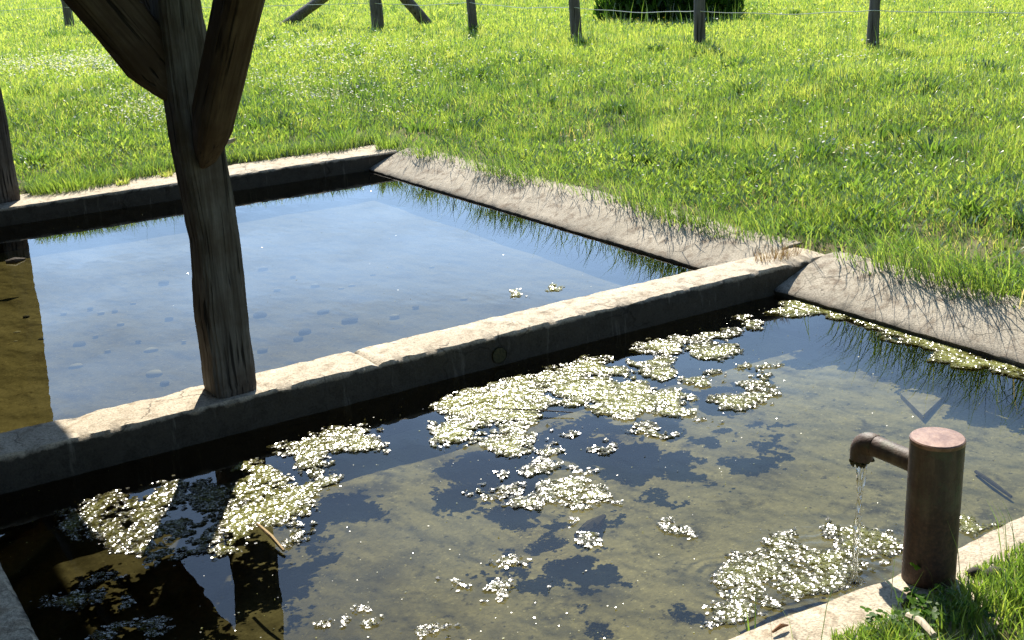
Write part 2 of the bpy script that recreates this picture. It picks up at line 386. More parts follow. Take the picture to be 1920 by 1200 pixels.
WN, WF = -.133, -.120          # water levels, near and far basin
FN, FF = -.31, -.30            # basin floors
X0, XL, XG = .36, 4.07, 4.42   # left wall, foot of the sloped apron, grass edge
YN, YD0, YD1, YF = 1.85, 4.12, 4.36, 8.58
DATA = {"MATS": {"large": [[[2.029, 3.869], [2.167, 3.943], [2.31, 3.909], [2.419, 3.934], [2.524, 3.92], [2.48, 3.798], [2.402, 3.751], [2.375, 3.641], [2.286, 3.562], [2.186, 3.569], [2.057, 3.636], [2.078, 3.729], [2.025, 3.771]], [[1.935, 3.722], [2.016, 3.71], [2.069, 3.643], [2.025, 3.626], [2.028, 3.519], [2.077, 3.425], [2.156, 3.522], [2.197, 3.56], [2.23, 3.51], [2.121, 3.345], [2.068, 3.302], [2.024, 3.379], [1.993, 3.502], [1.905, 3.517], [1.875, 3.563], [1.92, 3.652]], [[2.524, 3.92], [2.595, 3.882], [2.689, 3.741], [2.743, 3.682], [2.804, 3.533], [2.749, 3.416], [2.658, 3.31], [2.57, 3.333], [2.491, 3.421], [2.52, 3.523], [2.504, 3.642], [2.48, 3.715], [2.48, 3.798]], [[2.77, 3.478], [2.891, 3.434], [2.854, 3.356], [2.786, 3.333], [2.788, 3.256], [2.727, 3.218], [2.689, 3.285], [2.712, 3.394]], [[2.619, 3.917], [2.768, 3.931], [2.834, 3.939], [2.9, 3.916], [2.884, 3.882], [2.765, 3.872], [2.809, 3.835], [2.838, 3.676], [2.791, 3.628], [2.783, 3.721], [2.736, 3.805], [2.635, 3.829]], [[2.415, 3.621], [2.497, 3.568], [2.468, 3.54], [2.408, 3.584]]], "tongue": [[[2.074, 3.286], [2.138, 3.278], [2.167, 3.223], [2.128, 3.202], [2.076, 3.222]]], "clumpA": [[[3.052, 3.937], [3.174, 3.954], [3.234, 3.92], [3.206, 3.808], [3.159, 3.765], [3.091, 3.773], [3.053, 3.87]]], "clumpB": [[[3.198, 3.748], [3.303, 3.793], [3.373, 3.734], [3.456, 3.665], [3.322, 3.58], [3.264, 3.613], [3.193, 3.593], [3.175, 3.671]]], "topstrip": [[[3.228, 3.926], [3.284, 3.913], [3.327, 3.859], [3.423, 3.866], [3.551, 3.829], [3.609, 3.816], [3.529, 3.805], [3.43, 3.797], [3.298, 3.825]]], "midA": [[[2.943, 3.817], [2.966, 3.735], [3.079, 3.72], [3.027, 3.67], [2.906, 3.724]], [[2.896, 3.673], [3.012, 3.652], [2.989, 3.551], [2.933, 3.497], [2.857, 3.574]], [[2.975, 3.534], [3.046, 3.404], [2.986, 3.37], [2.946, 3.417]]], "crescent": [[[2.95, 3.318], [2.97, 3.275], [3.038, 3.207], [3.111, 3.241], [3.133, 3.169], [3.053, 3.117], [3.008, 3.153], [2.916, 3.139], [2.902, 3.188], [2.925, 3.246]]], "midB": [[[3.229, 3.457], [3.275, 3.449], [3.242, 3.402], [3.204, 3.418]], [[3.338, 3.458], [3.36, 3.379], [3.306, 3.334], [3.278, 3.372]], [[3.168, 3.39], [3.239, 3.331], [3.205, 3.274], [3.213, 3.239], [3.14, 3.272]]], "oval": [[[2.509, 3.215], [2.568, 3.238], [2.565, 3.091], [2.522, 3.082], [2.501, 3.143]]], "disc": [[[1.958, 2.978], [2.038, 3.049], [2.075, 3.02], [2.11, 2.934], [2.108, 2.824], [2.048, 2.817], [1.971, 2.841], [1.963, 2.919]]], "leftlit": [[[0.599, 3.817], [0.675, 3.851], [0.764, 3.87], [0.85, 3.828], [1.008, 3.841], [1.032, 3.787], [0.984, 3.66], [0.842, 3.644], [0.893, 3.59], [0.822, 3.484], [0.754, 3.398], [0.715, 3.388], [0.715, 3.482], [0.661, 3.578], [0.595, 3.672]]], "mid_shade": [[[1.018, 3.764], [1.103, 3.731], [1.136, 3.574], [1.042, 3.46], [0.932, 3.276], [0.843, 3.264], [0.741, 3.303], [0.734, 3.348], [0.844, 3.467], [0.916, 3.557], [1.005, 3.534], [0.984, 3.66]]], "leftright": [[[1.261, 3.857], [1.289, 3.779], [1.258, 3.732], [1.32, 3.666], [1.293, 3.617], [1.345, 3.56], [1.439, 3.503], [1.416, 3.454], [1.32, 3.431], [1.279, 3.338], [1.225, 3.349], [1.193, 3.344], [1.166, 3.291], [1.109, 3.35], [1.037, 3.236], [0.97, 3.233], [0.928, 3.265], [1.042, 3.46], [1.175, 3.676]]], "upper": [[[1.377, 3.87], [1.461, 3.911], [1.57, 3.926], [1.628, 3.9], [1.732, 3.88], [1.746, 3.765], [1.682, 3.637], [1.6, 3.722], [1.529, 3.758], [1.449, 3.654], [1.385, 3.686], [1.378, 3.728], [1.422, 3.786]]], "dark": [[[0.59, 3.371], [0.625, 3.373], [0.674, 3.293], [0.635, 3.279], [0.579, 3.307]], [[0.449, 3.295], [0.516, 3.326], [0.591, 3.242], [0.56, 3.185], [0.471, 3.2]], [[0.607, 3.176], [0.638, 3.166], [0.625, 3.097], [0.59, 3.11]], [[0.528, 3.081], [0.597, 3.017], [0.714, 2.954], [0.686, 2.901], [0.571, 2.963], [0.492, 3.022]]], "lipstrip": [[[4.028, 3.966], [4.086, 3.959], [4.087, 3.83], [4.087, 3.707], [4.098, 3.539], [4.088, 3.361], [4.078, 3.192], [4.068, 3.032], [4.059, 2.88], [4.062, 2.726], [4.015, 2.692], [3.991, 2.756], [3.983, 2.851], [3.907, 2.945], [3.893, 3.002], [3.947, 3.036], [3.994, 3.094], [3.992, 3.334], [4.029, 3.41], [4.042, 3.665], [3.991, 3.789], [3.864, 3.879], [3.896, 3.912], [3.981, 3.88]]], "corner": [[[3.684, 3.953], [3.739, 3.946], [3.675, 3.787], [3.631, 3.805], [3.64, 3.892]]], "spout": [[[2.497, 2.3], [2.525, 2.294], [2.543, 2.232], [2.561, 2.202], [2.565, 2.152], [2.596, 2.097], [2.544, 2.017], [2.404, 2.01], [2.307, 2.016], [2.216, 2.018], [2.119, 2.026], [2.018, 2.027], [1.929, 2.022], [1.835, 2.01], [1.84, 2.03], [1.872, 2.113], [1.985, 2.192], [1.997, 2.263], [2.09, 2.276], [2.177, 2.312], [2.285, 2.335], [2.381, 2.325], [2.356, 2.22], [2.423, 2.199], [2.469, 2.273]]], "behind": [[[2.825, 2.096], [2.879, 2.038], [2.864, 1.985], [2.788, 1.996], [2.763, 2.047]]]}, "SMALL": [[[2.746, 3.142], [2.79, 3.095], [2.732, 3.083]], [[3.097, 3.521], [3.15, 3.463], [3.108, 3.439], [3.077, 3.485]], [[2.176, 3.346], [2.188, 3.314], [2.16, 3.31]], [[2.306, 3.424], [2.315, 3.394], [2.271, 3.337], [2.262, 3.367]], [[2.036, 3.191], [2.083, 3.174], [2.118, 3.105], [2.01, 3.09], [1.959, 3.11]], [[2.125, 3.08], [2.172, 3.053], [2.104, 3.027]], [[1.845, 3.104], [1.923, 3.08], [1.894, 3.047], [1.825, 3.072]], [[1.72, 3.163], [1.787, 3.148], [1.813, 3.128], [1.808, 3.057], [1.743, 3.099]], [[1.795, 3.013], [1.89, 2.994], [1.903, 2.876], [1.811, 2.965]], [[1.885, 2.763], [1.909, 2.703], [1.853, 2.635], [1.851, 2.683]], [[1.579, 2.723], [1.646, 2.731], [1.644, 2.673], [1.596, 2.673]], [[1.417, 2.675], [1.481, 2.64], [1.417, 2.62]], [[1.47, 2.621], [1.528, 2.577], [1.502, 2.53], [1.445, 2.559]], [[1.61, 2.488], [1.626, 2.463], [1.604, 2.44]], [[2.112, 2.588], [2.138, 2.544], [2.132, 2.5], [2.087, 2.502]], [[1.229, 2.473], [1.294, 2.472], [1.33, 2.41], [1.314, 2.382], [1.218, 2.453]], [[1.054, 2.7], [1.115, 2.704], [1.072, 2.65]], [[1.126, 2.677], [1.181, 2.655], [1.147, 2.648]], [[1.902, 3.195], [1.948, 3.179], [1.927, 3.135], [1.882, 3.151]], [[1.746, 2.294], [1.766, 2.285], [1.746, 2.269]], [[2.334, 3.203], [2.336, 3.157], [2.279, 3.105], [2.28, 3.136]], [[1.357, 3.619], [1.412, 3.629], [1.472, 3.617], [1.449, 3.582], [1.37, 3.575]], [[1.192, 3.286], [1.223, 3.291], [1.218, 3.251], [1.247, 3.2], [1.204, 3.205]], [[1.126, 3.195], [1.156, 3.186], [1.122, 3.144]]], "FARM": [[[3.098, 5.037], [3.141, 4.973], [3.105, 4.879], [3.043, 4.861]], [[3.298, 4.95], [3.346, 4.895], [3.282, 4.812], [3.245, 4.844]]], "PEB": [[1.487, 5.817, 0.0389], [1.123, 5.818, 0.0357], [1.937, 7.046, 0.0333], [2.521, 6.938, 0.0336], [2.438, 5.846, 0.035], [2.145, 6.023, 0.0412], [1.932, 5.445, 0.0268], [2.615, 6.358, 0.0283], [2.411, 6.435, 0.022], [1.085, 6.381, 0.0208], [1.006, 6.596, 0.0214], [1.225, 6.164, 0.0348], [1.399, 5.302, 0.0231], [1.397, 5.459, 0.0394], [1.492, 6.373, 0.0211], [1.48, 6.004, 0.0171], [2.491, 5.604, 0.0368], [2.697, 5.513, 0.0284], [2.867, 5.591, 0.0203], [2.781, 6.212, 0.0218], [1.312, 5.953, 0.0169], [1.437, 6.787, 0.019], [1.463, 6.66, 0.0219], [1.292, 6.794, 0.019], [1.731, 6.291, 0.024], [2.465, 5.614, 0.0312], [1.666, 5.848, 0.0141], [2.216, 5.583, 0.0389], [2.145, 5.499, 0.0274], [2.709, 6.203, 0.0186], [2.594, 6.633, 0.0195], [3.143, 5.547, 0.0205], [3.336, 6.257, 0.0194], [2.98, 6.336, 0.0192], [2.395, 7.185, 0.0241], [1.66, 6.727, 0.019], [1.11, 6.874, 0.0191], [0.966, 6.436, 0.015], [1.327, 6.245, 0.0176], [1.533, 6.638, 0.0187]]}

# ------------------------------------------------------------------ ground
def pool_dist(x, y):
    dx = np.maximum(np.maximum(-3.3-x, x-XG), 0); dy = np.maximum(np.maximum(1.6-y, y-8.98), 0)
    return np.hypot(dx, dy)
def gz(x, y):
    d = pool_dist(x, y); t = np.clip(d/5.5, 0, 1); t = t*t*(3-2*t)
    near = np.clip(d/.5, 0, 1)
    h = .02+.25*t+near*(fbm(x*.9, y*.9, 3)-.5)*.10*np.clip(d, 0, 1.5)+np.clip(d-25, 0, 80)*.0
    s = np.clip((1.6-y)/1.5, 0, 1)
    return np.where(y < 1.6, .0+.03*s, h)-.05*(1-np.clip(d/.11, 0, 1))
def axis_lines(lo, hi, cuts, fine_lo, fine_hi, step):
    a = list(np.arange(fine_lo, fine_hi, step))
    d = step
    while a[-1] < hi: d *= 1.25; a.append(a[-1]+d)
    a[-1] = hi; d = step
    while a[0] > lo: d *= 1.25; a.insert(0, a[0]-d)
    a[0] = lo
    return np.array(sorted(set([round(float(x), 4) for x in a if all(abs(x-c) > .03 for c in cuts)]+list(cuts))))
gx = axis_lines(-900, 900, (-3.41, -3.3, XG, XG+.11), -4, 16, .35)
gy = axis_lines(-900, 900, (1.49, 1.6, 8.98, 9.09), 0, 26, .35)
GX, GY = np.meshgrid(gx, gy, indexing='ij')
GV = np.stack([GX, GY, gz(GX, GY)], -1).reshape(-1, 3)
gi = np.arange(len(gx)*len(gy)).reshape(len(gx), len(gy))
cxm = (gx[:-1]+gx[1:])/2; cym = (gy[:-1]+gy[1:])/2
CX, CY = np.meshgrid(cxm, cym, indexing='ij')
keep = ~((CX > -3.3) & (CX < XG) & (CY > 1.6) & (CY < 8.98))
gq = np.stack([gi[:-1, :-1], gi[1:, :-1], gi[1:, 1:], gi[:-1, 1:]], -1)[keep]
tag(np_mesh('ground', GV, gq, None, M['soil'], smooth=True), 'meadow ground under the grass around the basins', 'ground', kind='structure')

# ------------------------------------------------------------------ basins
def sheet(name, x0, x1, y0, y1, z, mat, step=.08, amp=0, seed=0):
    xs = np.linspace(x0, x1, max(2, int((x1-x0)/step))); ys = np.linspace(y0, y1, max(2, int((y1-y0)/step)))
    a, b = np.meshgrid(xs, ys, indexing='ij'); zz = z+(fbm(a*2.2, b*2.2, seed)-.5)*2*amp
    i = np.arange(a.size).reshape(a.shape)
    q = np.stack([i[:-1, :-1], i[1:, :-1], i[1:, 1:], i[:-1, 1:]], -1).reshape(-1, 4)
    return np_mesh(name, np.stack([a, b, zz], -1).reshape(-1, 3), q, None, mat, smooth=True)
tag(sheet('basin_floor', X0-.02, 4.4, 1.80, 4.14, FN, M['floor_near'], .06, .012, 2), 'silty floor of the near basin under shallow water', 'basin floor', kind='structure')
tag(sheet('basin_floor', X0-.02, 4.4, 4.30, 8.66, FF, M['floor_far'], .06, .012, 5), 'brown silty floor of the far basin under still water', 'basin floor', kind='structure')
tag(sheet('water', X0-.01, 4.15, 1.82, 4.14, WN, M['water_near'], 3), 'clear spring water with floating algae in the near basin', 'water', kind='structure')
tag(sheet('water', X0-.01, 4.15, 4.34, 8.60, WF, M['water_far'], 3), 'still water mirroring blue sky in the far basin', 'water', kind='structure')

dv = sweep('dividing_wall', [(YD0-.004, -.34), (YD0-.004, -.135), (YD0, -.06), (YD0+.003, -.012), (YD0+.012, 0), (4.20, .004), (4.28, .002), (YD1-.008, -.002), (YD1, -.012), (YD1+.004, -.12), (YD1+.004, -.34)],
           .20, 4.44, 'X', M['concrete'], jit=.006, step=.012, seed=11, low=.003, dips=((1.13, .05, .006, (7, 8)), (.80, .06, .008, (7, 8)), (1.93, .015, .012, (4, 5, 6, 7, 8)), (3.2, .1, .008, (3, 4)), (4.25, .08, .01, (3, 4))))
tag(dv, 'low concrete wall dividing the two basins, timber post standing on it', 'wall')
bm = bmesh.new()
bm_tube(bm, [(2.487, 4.118, -.085), (2.487, 4.112, -.085)], .0365, 20, False)
bm_tube(bm, [(2.487, 4.112, -.085), (2.487, 4.122, -.085)], .033, 20, True)
bm_obj('outlet', bm, M['moss'], dv)
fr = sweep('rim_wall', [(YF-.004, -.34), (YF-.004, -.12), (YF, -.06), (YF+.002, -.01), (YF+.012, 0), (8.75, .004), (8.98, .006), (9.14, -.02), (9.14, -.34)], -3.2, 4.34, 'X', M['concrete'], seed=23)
tag(fr, 'far concrete rim of the back basin, edged by flowering grass', 'wall')
prof = lambda: [(XL+.004, -.34), (XL+.004, -.13), (XL, -.108), (XL+.012, -.100), (4.18, -.062), (4.30, -.022), (XG, .012), (4.62, .012), (4.62, -.34)]
a1 = sweep('sloped_apron', prof(), YD1+.003, YF-.002, 'Y', M['apron'], seed=31, jit=.006)
tag(a1, 'long sloping concrete apron along the right of the far basin', 'apron')
a2 = sweep('sloped_apron', prof(), .6, YD0-.003, 'Y', M['apron'], seed=37, jit=.006)
tag(a2, 'sloping concrete apron beside the near basin with algae along its foot', 'apron')
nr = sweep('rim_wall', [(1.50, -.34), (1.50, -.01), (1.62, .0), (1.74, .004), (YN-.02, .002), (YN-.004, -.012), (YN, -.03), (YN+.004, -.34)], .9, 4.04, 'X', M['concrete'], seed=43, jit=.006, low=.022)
tag(nr, 'near pale stone rim carrying the rusty spout pillar', 'wall')
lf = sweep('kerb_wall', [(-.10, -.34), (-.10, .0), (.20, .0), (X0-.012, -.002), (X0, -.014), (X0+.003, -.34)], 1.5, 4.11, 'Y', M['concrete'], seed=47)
tag(lf, 'shaded concrete kerb at the left end of the near basin', 'kerb')
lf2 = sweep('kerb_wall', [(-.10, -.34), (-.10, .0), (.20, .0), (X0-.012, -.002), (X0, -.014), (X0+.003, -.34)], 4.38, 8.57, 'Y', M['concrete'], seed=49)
tag(lf2, 'concrete kerb at the left end of the far basin under the roof', 'kerb')
pv = sheet('pavement', -3.3, -.09, 1.0, 8.60, -.012, M['concrete'], .3, .004)
tag(pv, 'concrete pavement under the wash house roof', 'pavement', kind='structure')

# ------------------------------------------------------------------ wash house: posts, roof, walls
def squarish(n=28, p=5):
    return [(math.copysign(abs(math.cos(t))**(2/p), math.cos(t)), math.copysign(abs(math.sin(t))**(2/p), math.sin(t))) for t in (2*math.pi*(k+.5)/n for k in range(n))]
def timber(bm, stations, n=56, p=5, seed=0, rough=.004):
    """stations: (centre, half-axis a, half-axis b); worn squared timber with grooves along its grain"""
    sq = squarish(n, p); rings = []
    groove = [(float(fbm(k*.9, seed, seed, 2))-.5)*2*rough for k in range(n)]
    for i, (c, a, b) in enumerate(stations):
        c = Vector(c); a = Vector(a); b = Vector(b); ring = []
        for k, (u, v) in enumerate(sq):
            g = 1+groove[k]/.08+(float(fbm(i*.35, k*.45, seed+3, 3))-.5)*2*rough/.08*1.4
            ring.append(bm.verts.new(c+(a*u+b*v)*g))
        rings.append(ring)
    for r0, r1 in zip(rings, rings[1:]):
        for k in range(n): bm.faces.new((r0[k], r0[(k+1) % n], r1[(k+1) % n], r1[k]))
    bm.faces.new(rings[0][::-1]); bm.faces.new(rings[-1])
def lerp(tab, z):
    for (z0, *a), (z1, *b) in zip(tab, tab[1:]):
        if z <= z1: t = max(0, (z-z0)/(z1-z0)); return [x+(y-x)*t for x, y in zip(a, b)]
    return tab[-1][1:]
def shaft_bm(dx=0, yc=4.24, top=1.98):
    #      z    left  right (seen contour, on the faces of the post)
    tab = [(-.01, 1.282, 1.440), (.03, 1.276, 1.447), (.16, 1.279, 1.446), (.32, 1.273, 1.443), (.46, 1.286, 1.446), (.60, 1.291, 1.447), (.76, 1.280, 1.442), (.92, 1.268, 1.433), (1.12, 1.262, 1.428), (1.45, 1.262, 1.405), (2.1, 1.262, 1.40)]
    bm = bmesh.new(); st = []
    for k in range(70):
        z = -.005+(top+.005)*k/69
        l, r = lerp(tab, z)
        hb = .080+.004*math.sin(z*5)+(.006 if z < .05 else 0)
        st.append(((dx+(l+r)/2, yc, z), ((r-l)/2, 0, 0), (0, hb, 0)))
    timber(bm, st, 96, 5, 3, .0032); return bm
def brace_bm(p0, d, half_a, half_b, length, seed, bend=0, n=26):
    d = Vector(d).normalized(); side = Vector((0, 0, 1)).cross(d).normalized(); up = d.cross(side).normalized()
    bm = bmesh.new(); st = []
    for k in range(n):
        t = k/(n-1); c = Vector(p0)+d*(length*t)+up*(bend*math.sin(math.pi*t))
        ta = .22+.78*min(1, (t/.16))**.6
        st.append((c, side*half_a*ta, up*half_b*ta))
    timber(bm, st, 72, 3.4, seed, .0034); return bm
def build_post(loc, label, full):
    t = empty('timber_post', loc, label, 'post', 'roof posts of the wash house')
    inv = Matrix.Translation(-Vector(loc))
    def part(name, bm, mat, dy=0):
        bm.transform(inv @ Matrix.Translation((loc[0]-1.36, dy, 0))); return bm_obj(name, bm, mat, t, True, 60)
    dy = loc[1]-4.24
    part('shaft', shaft_bm(), M['oak'], dy)
    if full:
        part('brace', brace_bm((1.338, 4.165, .875), (-.025, -1, .98), .060, .078, 1.55, 5, .01), M['oak_y'], dy)
        part('brace', brace_bm((1.345, 4.33, 1.08), (0, 1, 1), .055, .06, 1.35, 9, .0), M['oak_far'], dy)
    part('brace', brace_bm((1.335, 4.265, 1.085), (-.574, 0, .819), .070, .094, 1.2, 7, .015), M['oak_x'], dy)
    if full:
        bm = bmesh.new(); bm_tube(bm, [(1.40, 4.21, .935), (1.44, 4.205, .936), (1.462, 4.20, .939), (1.476, 4.197, .944)], [.009, .009, .008, .006], 10)
        part('peg', bm, M['pale_wood'], dy)
    return t
build_post((1.36, 4.24, .0), 'dark weathered oak post with forked braces standing on the dividing wall', True)
build_post((1.43, 8.85, .0), 'dark weathered oak post cut by the left edge beside the far rim', False)

def box_bm(bm, x0, x1, y0, y1, z0, z1):
    v = [bm.verts.new((x, y, z)) for x in (x0, x1) for y in (y0, y1) for z in (z0, z1)]
    for f in ((0, 1, 3, 2), (4, 6, 7, 5), (0, 4, 5, 1), (2, 3, 7, 6), (0, 2, 6, 4), (1, 5, 7, 3)):
        bm.faces.new([v[i] for i in f])
wh = empty('wash_house', (-.6, 4.5, 0), 'tiled timber roof of the open wash house over the left of the basins', 'building')
def whpart(name, bm, mat, parent=None):
    bm.transform(Matrix.Translation((.6, -4.5, 0))); return bm_obj(name, bm, mat, parent or wh, True, 30)
bm = bmesh.new(); st = [((1.36, -1.3+11.0*k/30, 2.03), (.085, 0, 0), (0, 0, .085)) for k in range(31)]
timber(bm, st, 24, 5, 13, .003); whpart('plate_beam', bm, M['oak_beam'])
for yb in (4.24, 8.85):
    bm = bmesh.new(); timber(bm, [((1.25-.16*k, yb, 2.045), (0, .08, 0), (0, 0, .09)) for k in range(25)], 24, 5, 17, .003); whpart('tie_beam', bm, M['oak_beam'])
def roof_z(x): return 2.10+(1.93-x)*.56 if x > -.6 else 2.10+2.53*.56-(-.6-x)*.56
for y in np.arange(-1.2, 9.7, .6):
    bm = bmesh.new()
    timber(bm, [((1.88-.25*k, y, roof_z(1.88-.25*k)+.01-.0), (0, .035, 0), (0, 0, .05)) for k in range(11)], 12, 5, 19, .002); whpart('rafter', bm, M['oak_beam'])
bm = bmesh.new()     # tile courses as a stepped slab
for sgn in (1, -1):
    for k in range(17):
        xa = -.6+sgn*(.001+k*.149); xb = -.6+sgn*(.16+k*.149)
        za, zb = roof_z(xa)+.075, roof_z(xb)+.10
        lo, hi = min(xa, xb), max(xa, xb)
        z_lo, z_hi = (za, zb) if sgn > 0 else (zb, za)
        v = [bm.verts.new((x, y, z+dz)) for (x, z) in ((lo, z_lo), (hi, z_hi)) for y in (-1.5, 9.6) for dz in (-.03, 0)]
        for f in ((0, 1, 3, 2), (4, 6, 7, 5), (0, 4, 5, 1), (2, 3, 7, 6), (0, 2, 6, 4), (1, 5, 7, 3)): bm.faces.new([v[i] for i in f])
whpart('roof', bm, M['tile'])
bm = bmesh.new(); box_bm(bm, -3.1, -2.85, -1.3, 9.3, -.05, 2.28); whpart('back_wall', bm, M['plaster'])
bm = bmesh.new()
for k in range(22):
    xa = -2.84+k*.196; box_bm(bm, xa, xa+.199, 8.94+.006*(k % 2), 8.97+.006*(k % 2), -.02-.003*(k % 2), 1.95+.007*(k % 2))
whpart('end_wall', bm, M['oak_beam'])

# ------------------------------------------------------------------ spout pillar and its water
PX, PY = 2.3, 1.76
sp = empty('water_spout', (PX, PY, 0), 'rusty steel standpipe with a short elbow spout pouring water, on the near rim', 'spout')
def lathe(bm, prof, seg=48):
    rings = []
    for r, z in prof:
        rings.append([bm.verts.new((r*math.cos(2*math.pi*k/seg), r*math.sin(2*math.pi*k/seg), z)) for k in range(seg)])
    for a, b in zip(rings, rings[1:]):
        for k in range(seg): bm.faces.new((a[k], a[(k+1) % seg], b[(k+1) % seg], b[k]))
    bm.faces.new(rings[0][::-1]); bm.faces.new(rings[-1])
bm = bmesh.new(); lathe(bm, [(.0655, -.03), (.0655, .0), (.0650, .05), (.0648, .12), (.0650, .20), (.0648, .30), (.0650, .375)]); bm_obj('pillar', bm, M['rust'], sp)
bm = bmesh.new(); lathe(bm, [(.0652, .3752), (.0660, .379), (.0655, .384), (.0625, .3868), (.030, .3875), (.001, .3876)]); bm_obj('cap', bm, M['rusttop'], sp)
bm = bmesh.new()
bm_tube(bm, [(0, .05, .296), (0, .10, .2965), (0, .16, .297), (0, .198, .2975)], [.0275, .0275, .0275, .0275], 28)
bm_obj('spout_pipe', bm, M['rust'], sp)
bm = bmesh.new()   # weld bead where the pipe leaves the pillar
bm_tube(bm, [(.0300*math.cos(a), math.sqrt(.0650**2-(.0300*math.cos(a))**2), .296+.0300*math.sin(a)) for a in np.linspace(0, 2*math.pi, 33)], .0032, 8, False, .5)
bm_obj('weld', bm, M['rust'], sp)
bm = bmesh.new()
pts = [(0, .188, .2975), (0, .194, .2975), (0, .205, .297)]+[(0, .205+.028*math.sin(t), .269+.028*math.cos(t)) for t in np.linspace(.2, math.pi/2, 7)]+[(0, .233, .256), (0, .233, .247)]
bm_tube(bm, pts, [.0285, .0305]+[.0302]*(len(pts)-3)+[.0305], 28)
bm_obj('elbow', bm, M['rust'], sp)
bm = bmesh.new()
for k in range(46):
    a = random.uniform(0, 2*math.pi); r = .027*math.sqrt(random.random()); p = Vector((r*math.cos(a), .233+r*math.sin(a), .250-random.random()*.010))
    ln = random.uniform(.004, .018)
    bm_tube(bm, [p, p+Vector((random.uniform(-.003, .003), random.uniform(-.003, .003), -ln*.6)), p+Vector((0, 0, -ln))], [.006, .005, .0015], 6, True, .4)
bm_obj('moss', bm, M['moss'], sp)
js = bmesh.new()
for ph, r0, x0 in ((0, .0047, -.004), (2.1, .0034, .010), (4.0, .0026, .003), (5.2, .0022, -.010)):
    pts = []; rad = []
    for k in range(46):
        t = k/45; z = .243-.376*t
        q = (1-t)**1.4
        pts.append((PX+x0*q+.0035*math.sin(9*t+ph)*(.3+t)+.006*t, PY+.231+.006*q*math.cos(ph)+.0035*math.cos(11*t+ph)+.012*t, z))
        rad.append(r0*(1.25-.55*t)*(1+.45*math.sin(k*1.7+ph*3)*t+.25*math.sin(k*.9+ph)))
    bm_tube(js, pts, rad, 10)
tag(bm_obj('water_stream', js, M['jet']), 'thin clear stream of water falling from the rusty spout', 'water stream')

fb = bmesh.new()      # froth where the stream lands
random.seed(12)
for k in range(150):
    r = abs(random.gauss(0, .022)); a = random.random()*6.28; s = random.uniform(.0010, .0034)
    bmesh.ops.create_icosphere(fb, subdivisions=1, radius=s, matrix=Matrix.Translation((2.309+r*math.cos(a), 2.006+r*math.sin(a)*.9, -.1325+s*.3)))
tag(bm_obj('foam', fb, M['jet']), 'froth of tiny bubbles where the spout stream meets the water', 'foam', kind='stuff')

# ------------------------------------------------------------------ fence
TC = 0
def fpost(name, base, h, r, lean, seed, parent, origin, flat=.85, dirv=None):
    bm = bmesh.new(); st = []; random.seed(seed)
    ax = Vector(dirv) if dirv else Vector((lean[0], lean[1], 1))
    ax.normalize(); s = ax.orthogonal().normalized(); u = ax.cross(s)
    for k in range(14):
        t = k/13; c = Vector(base)-Vector(origin)-ax*.12+ax*((h+.12)*t)+Vector((math.sin(t*4+seed)*.008, math.cos(t*5+seed)*.006, 0))
        rr = r*(1.08-.15*t)*(1+(random.random()-.5)*.10)
        st.append((c, s*rr, u*rr*flat))
    timber(bm, st, 20, 2.6, seed, .006)
    return bm_obj(name, bm, M['fence_wood'], parent, True, 60)
F = [(5.41, 23.56), (8.83, 17.85), (9.09, 15.32), (9.13, 12.83), (9.58, 10.98), (10.40, 9.12)]
FO = (9.13, 12.83, .25)
fence = empty('wire_fence', FO, 'post and wire fence with grey wooden posts crossing the meadow', 'fence')
LE = [(-.03, .02), (-.03, .0), (-.01, .02), (-.035, -.02), (.0, .0), (.0, .0)]
RR = [.085, .105, .07, .075, .072, .068]
LB = ['grey post at the far left end of the fence', 'thick corner post propped by two slanting poles', 'thin post with a knobbly foot', 'slightly leaning post left of the dark bush', 'straight grey post in front of the dark bush', 'rightmost straight grey post']
tops = []
for i, ((x, y), l, r) in enumerate(zip(F, LE, RR)):
    z = float(gz(np.array(x), np.array(y)))
    o = fpost('fence_post', (x, y, z), 1.15, r, l, 31+i, fence, FO); o['label'] = LB[i]
    tops.append(Vector((x+l[0]*.4, y+l[1]*.4, z)))
for (bx, by), top, lab in (((8.10, 19.95), (8.80, 17.95, 1.25), 'pole slanting up to the right onto the corner post'), ((9.72, 17.80), (8.86, 17.85, 1.25), 'pole slanting up to the left onto the corner post')):
    z = float(gz(np.array(bx), np.array(by))); d = Vector(top)-Vector((bx, by, z))
    o = fpost('brace_pole', (bx, by, z), d.length, .085, (0, 0), 51, fence, FO, .9, tuple(d)); o['label'] = lab
wp = [Vector((3.0, 27.6, .25))]+tops+[Vector((11.6, 6.4, .25))]
for hz in (.42, .85):
    bm = bmesh.new(); pts = []
    for a, b in zip(wp, wp[1:]):
        for k in range(12):
            t = k/12; p = a.lerp(b, t); pts.append(p-Vector(FO)+Vector((-.055, -.04, hz-.03*math.sin(math.pi*t)*1.2+.006*math.sin(k*5.1))))
    bm_tube(bm, pts, .0042, 6); bm_obj('wire', bm, M['wire'], fence)

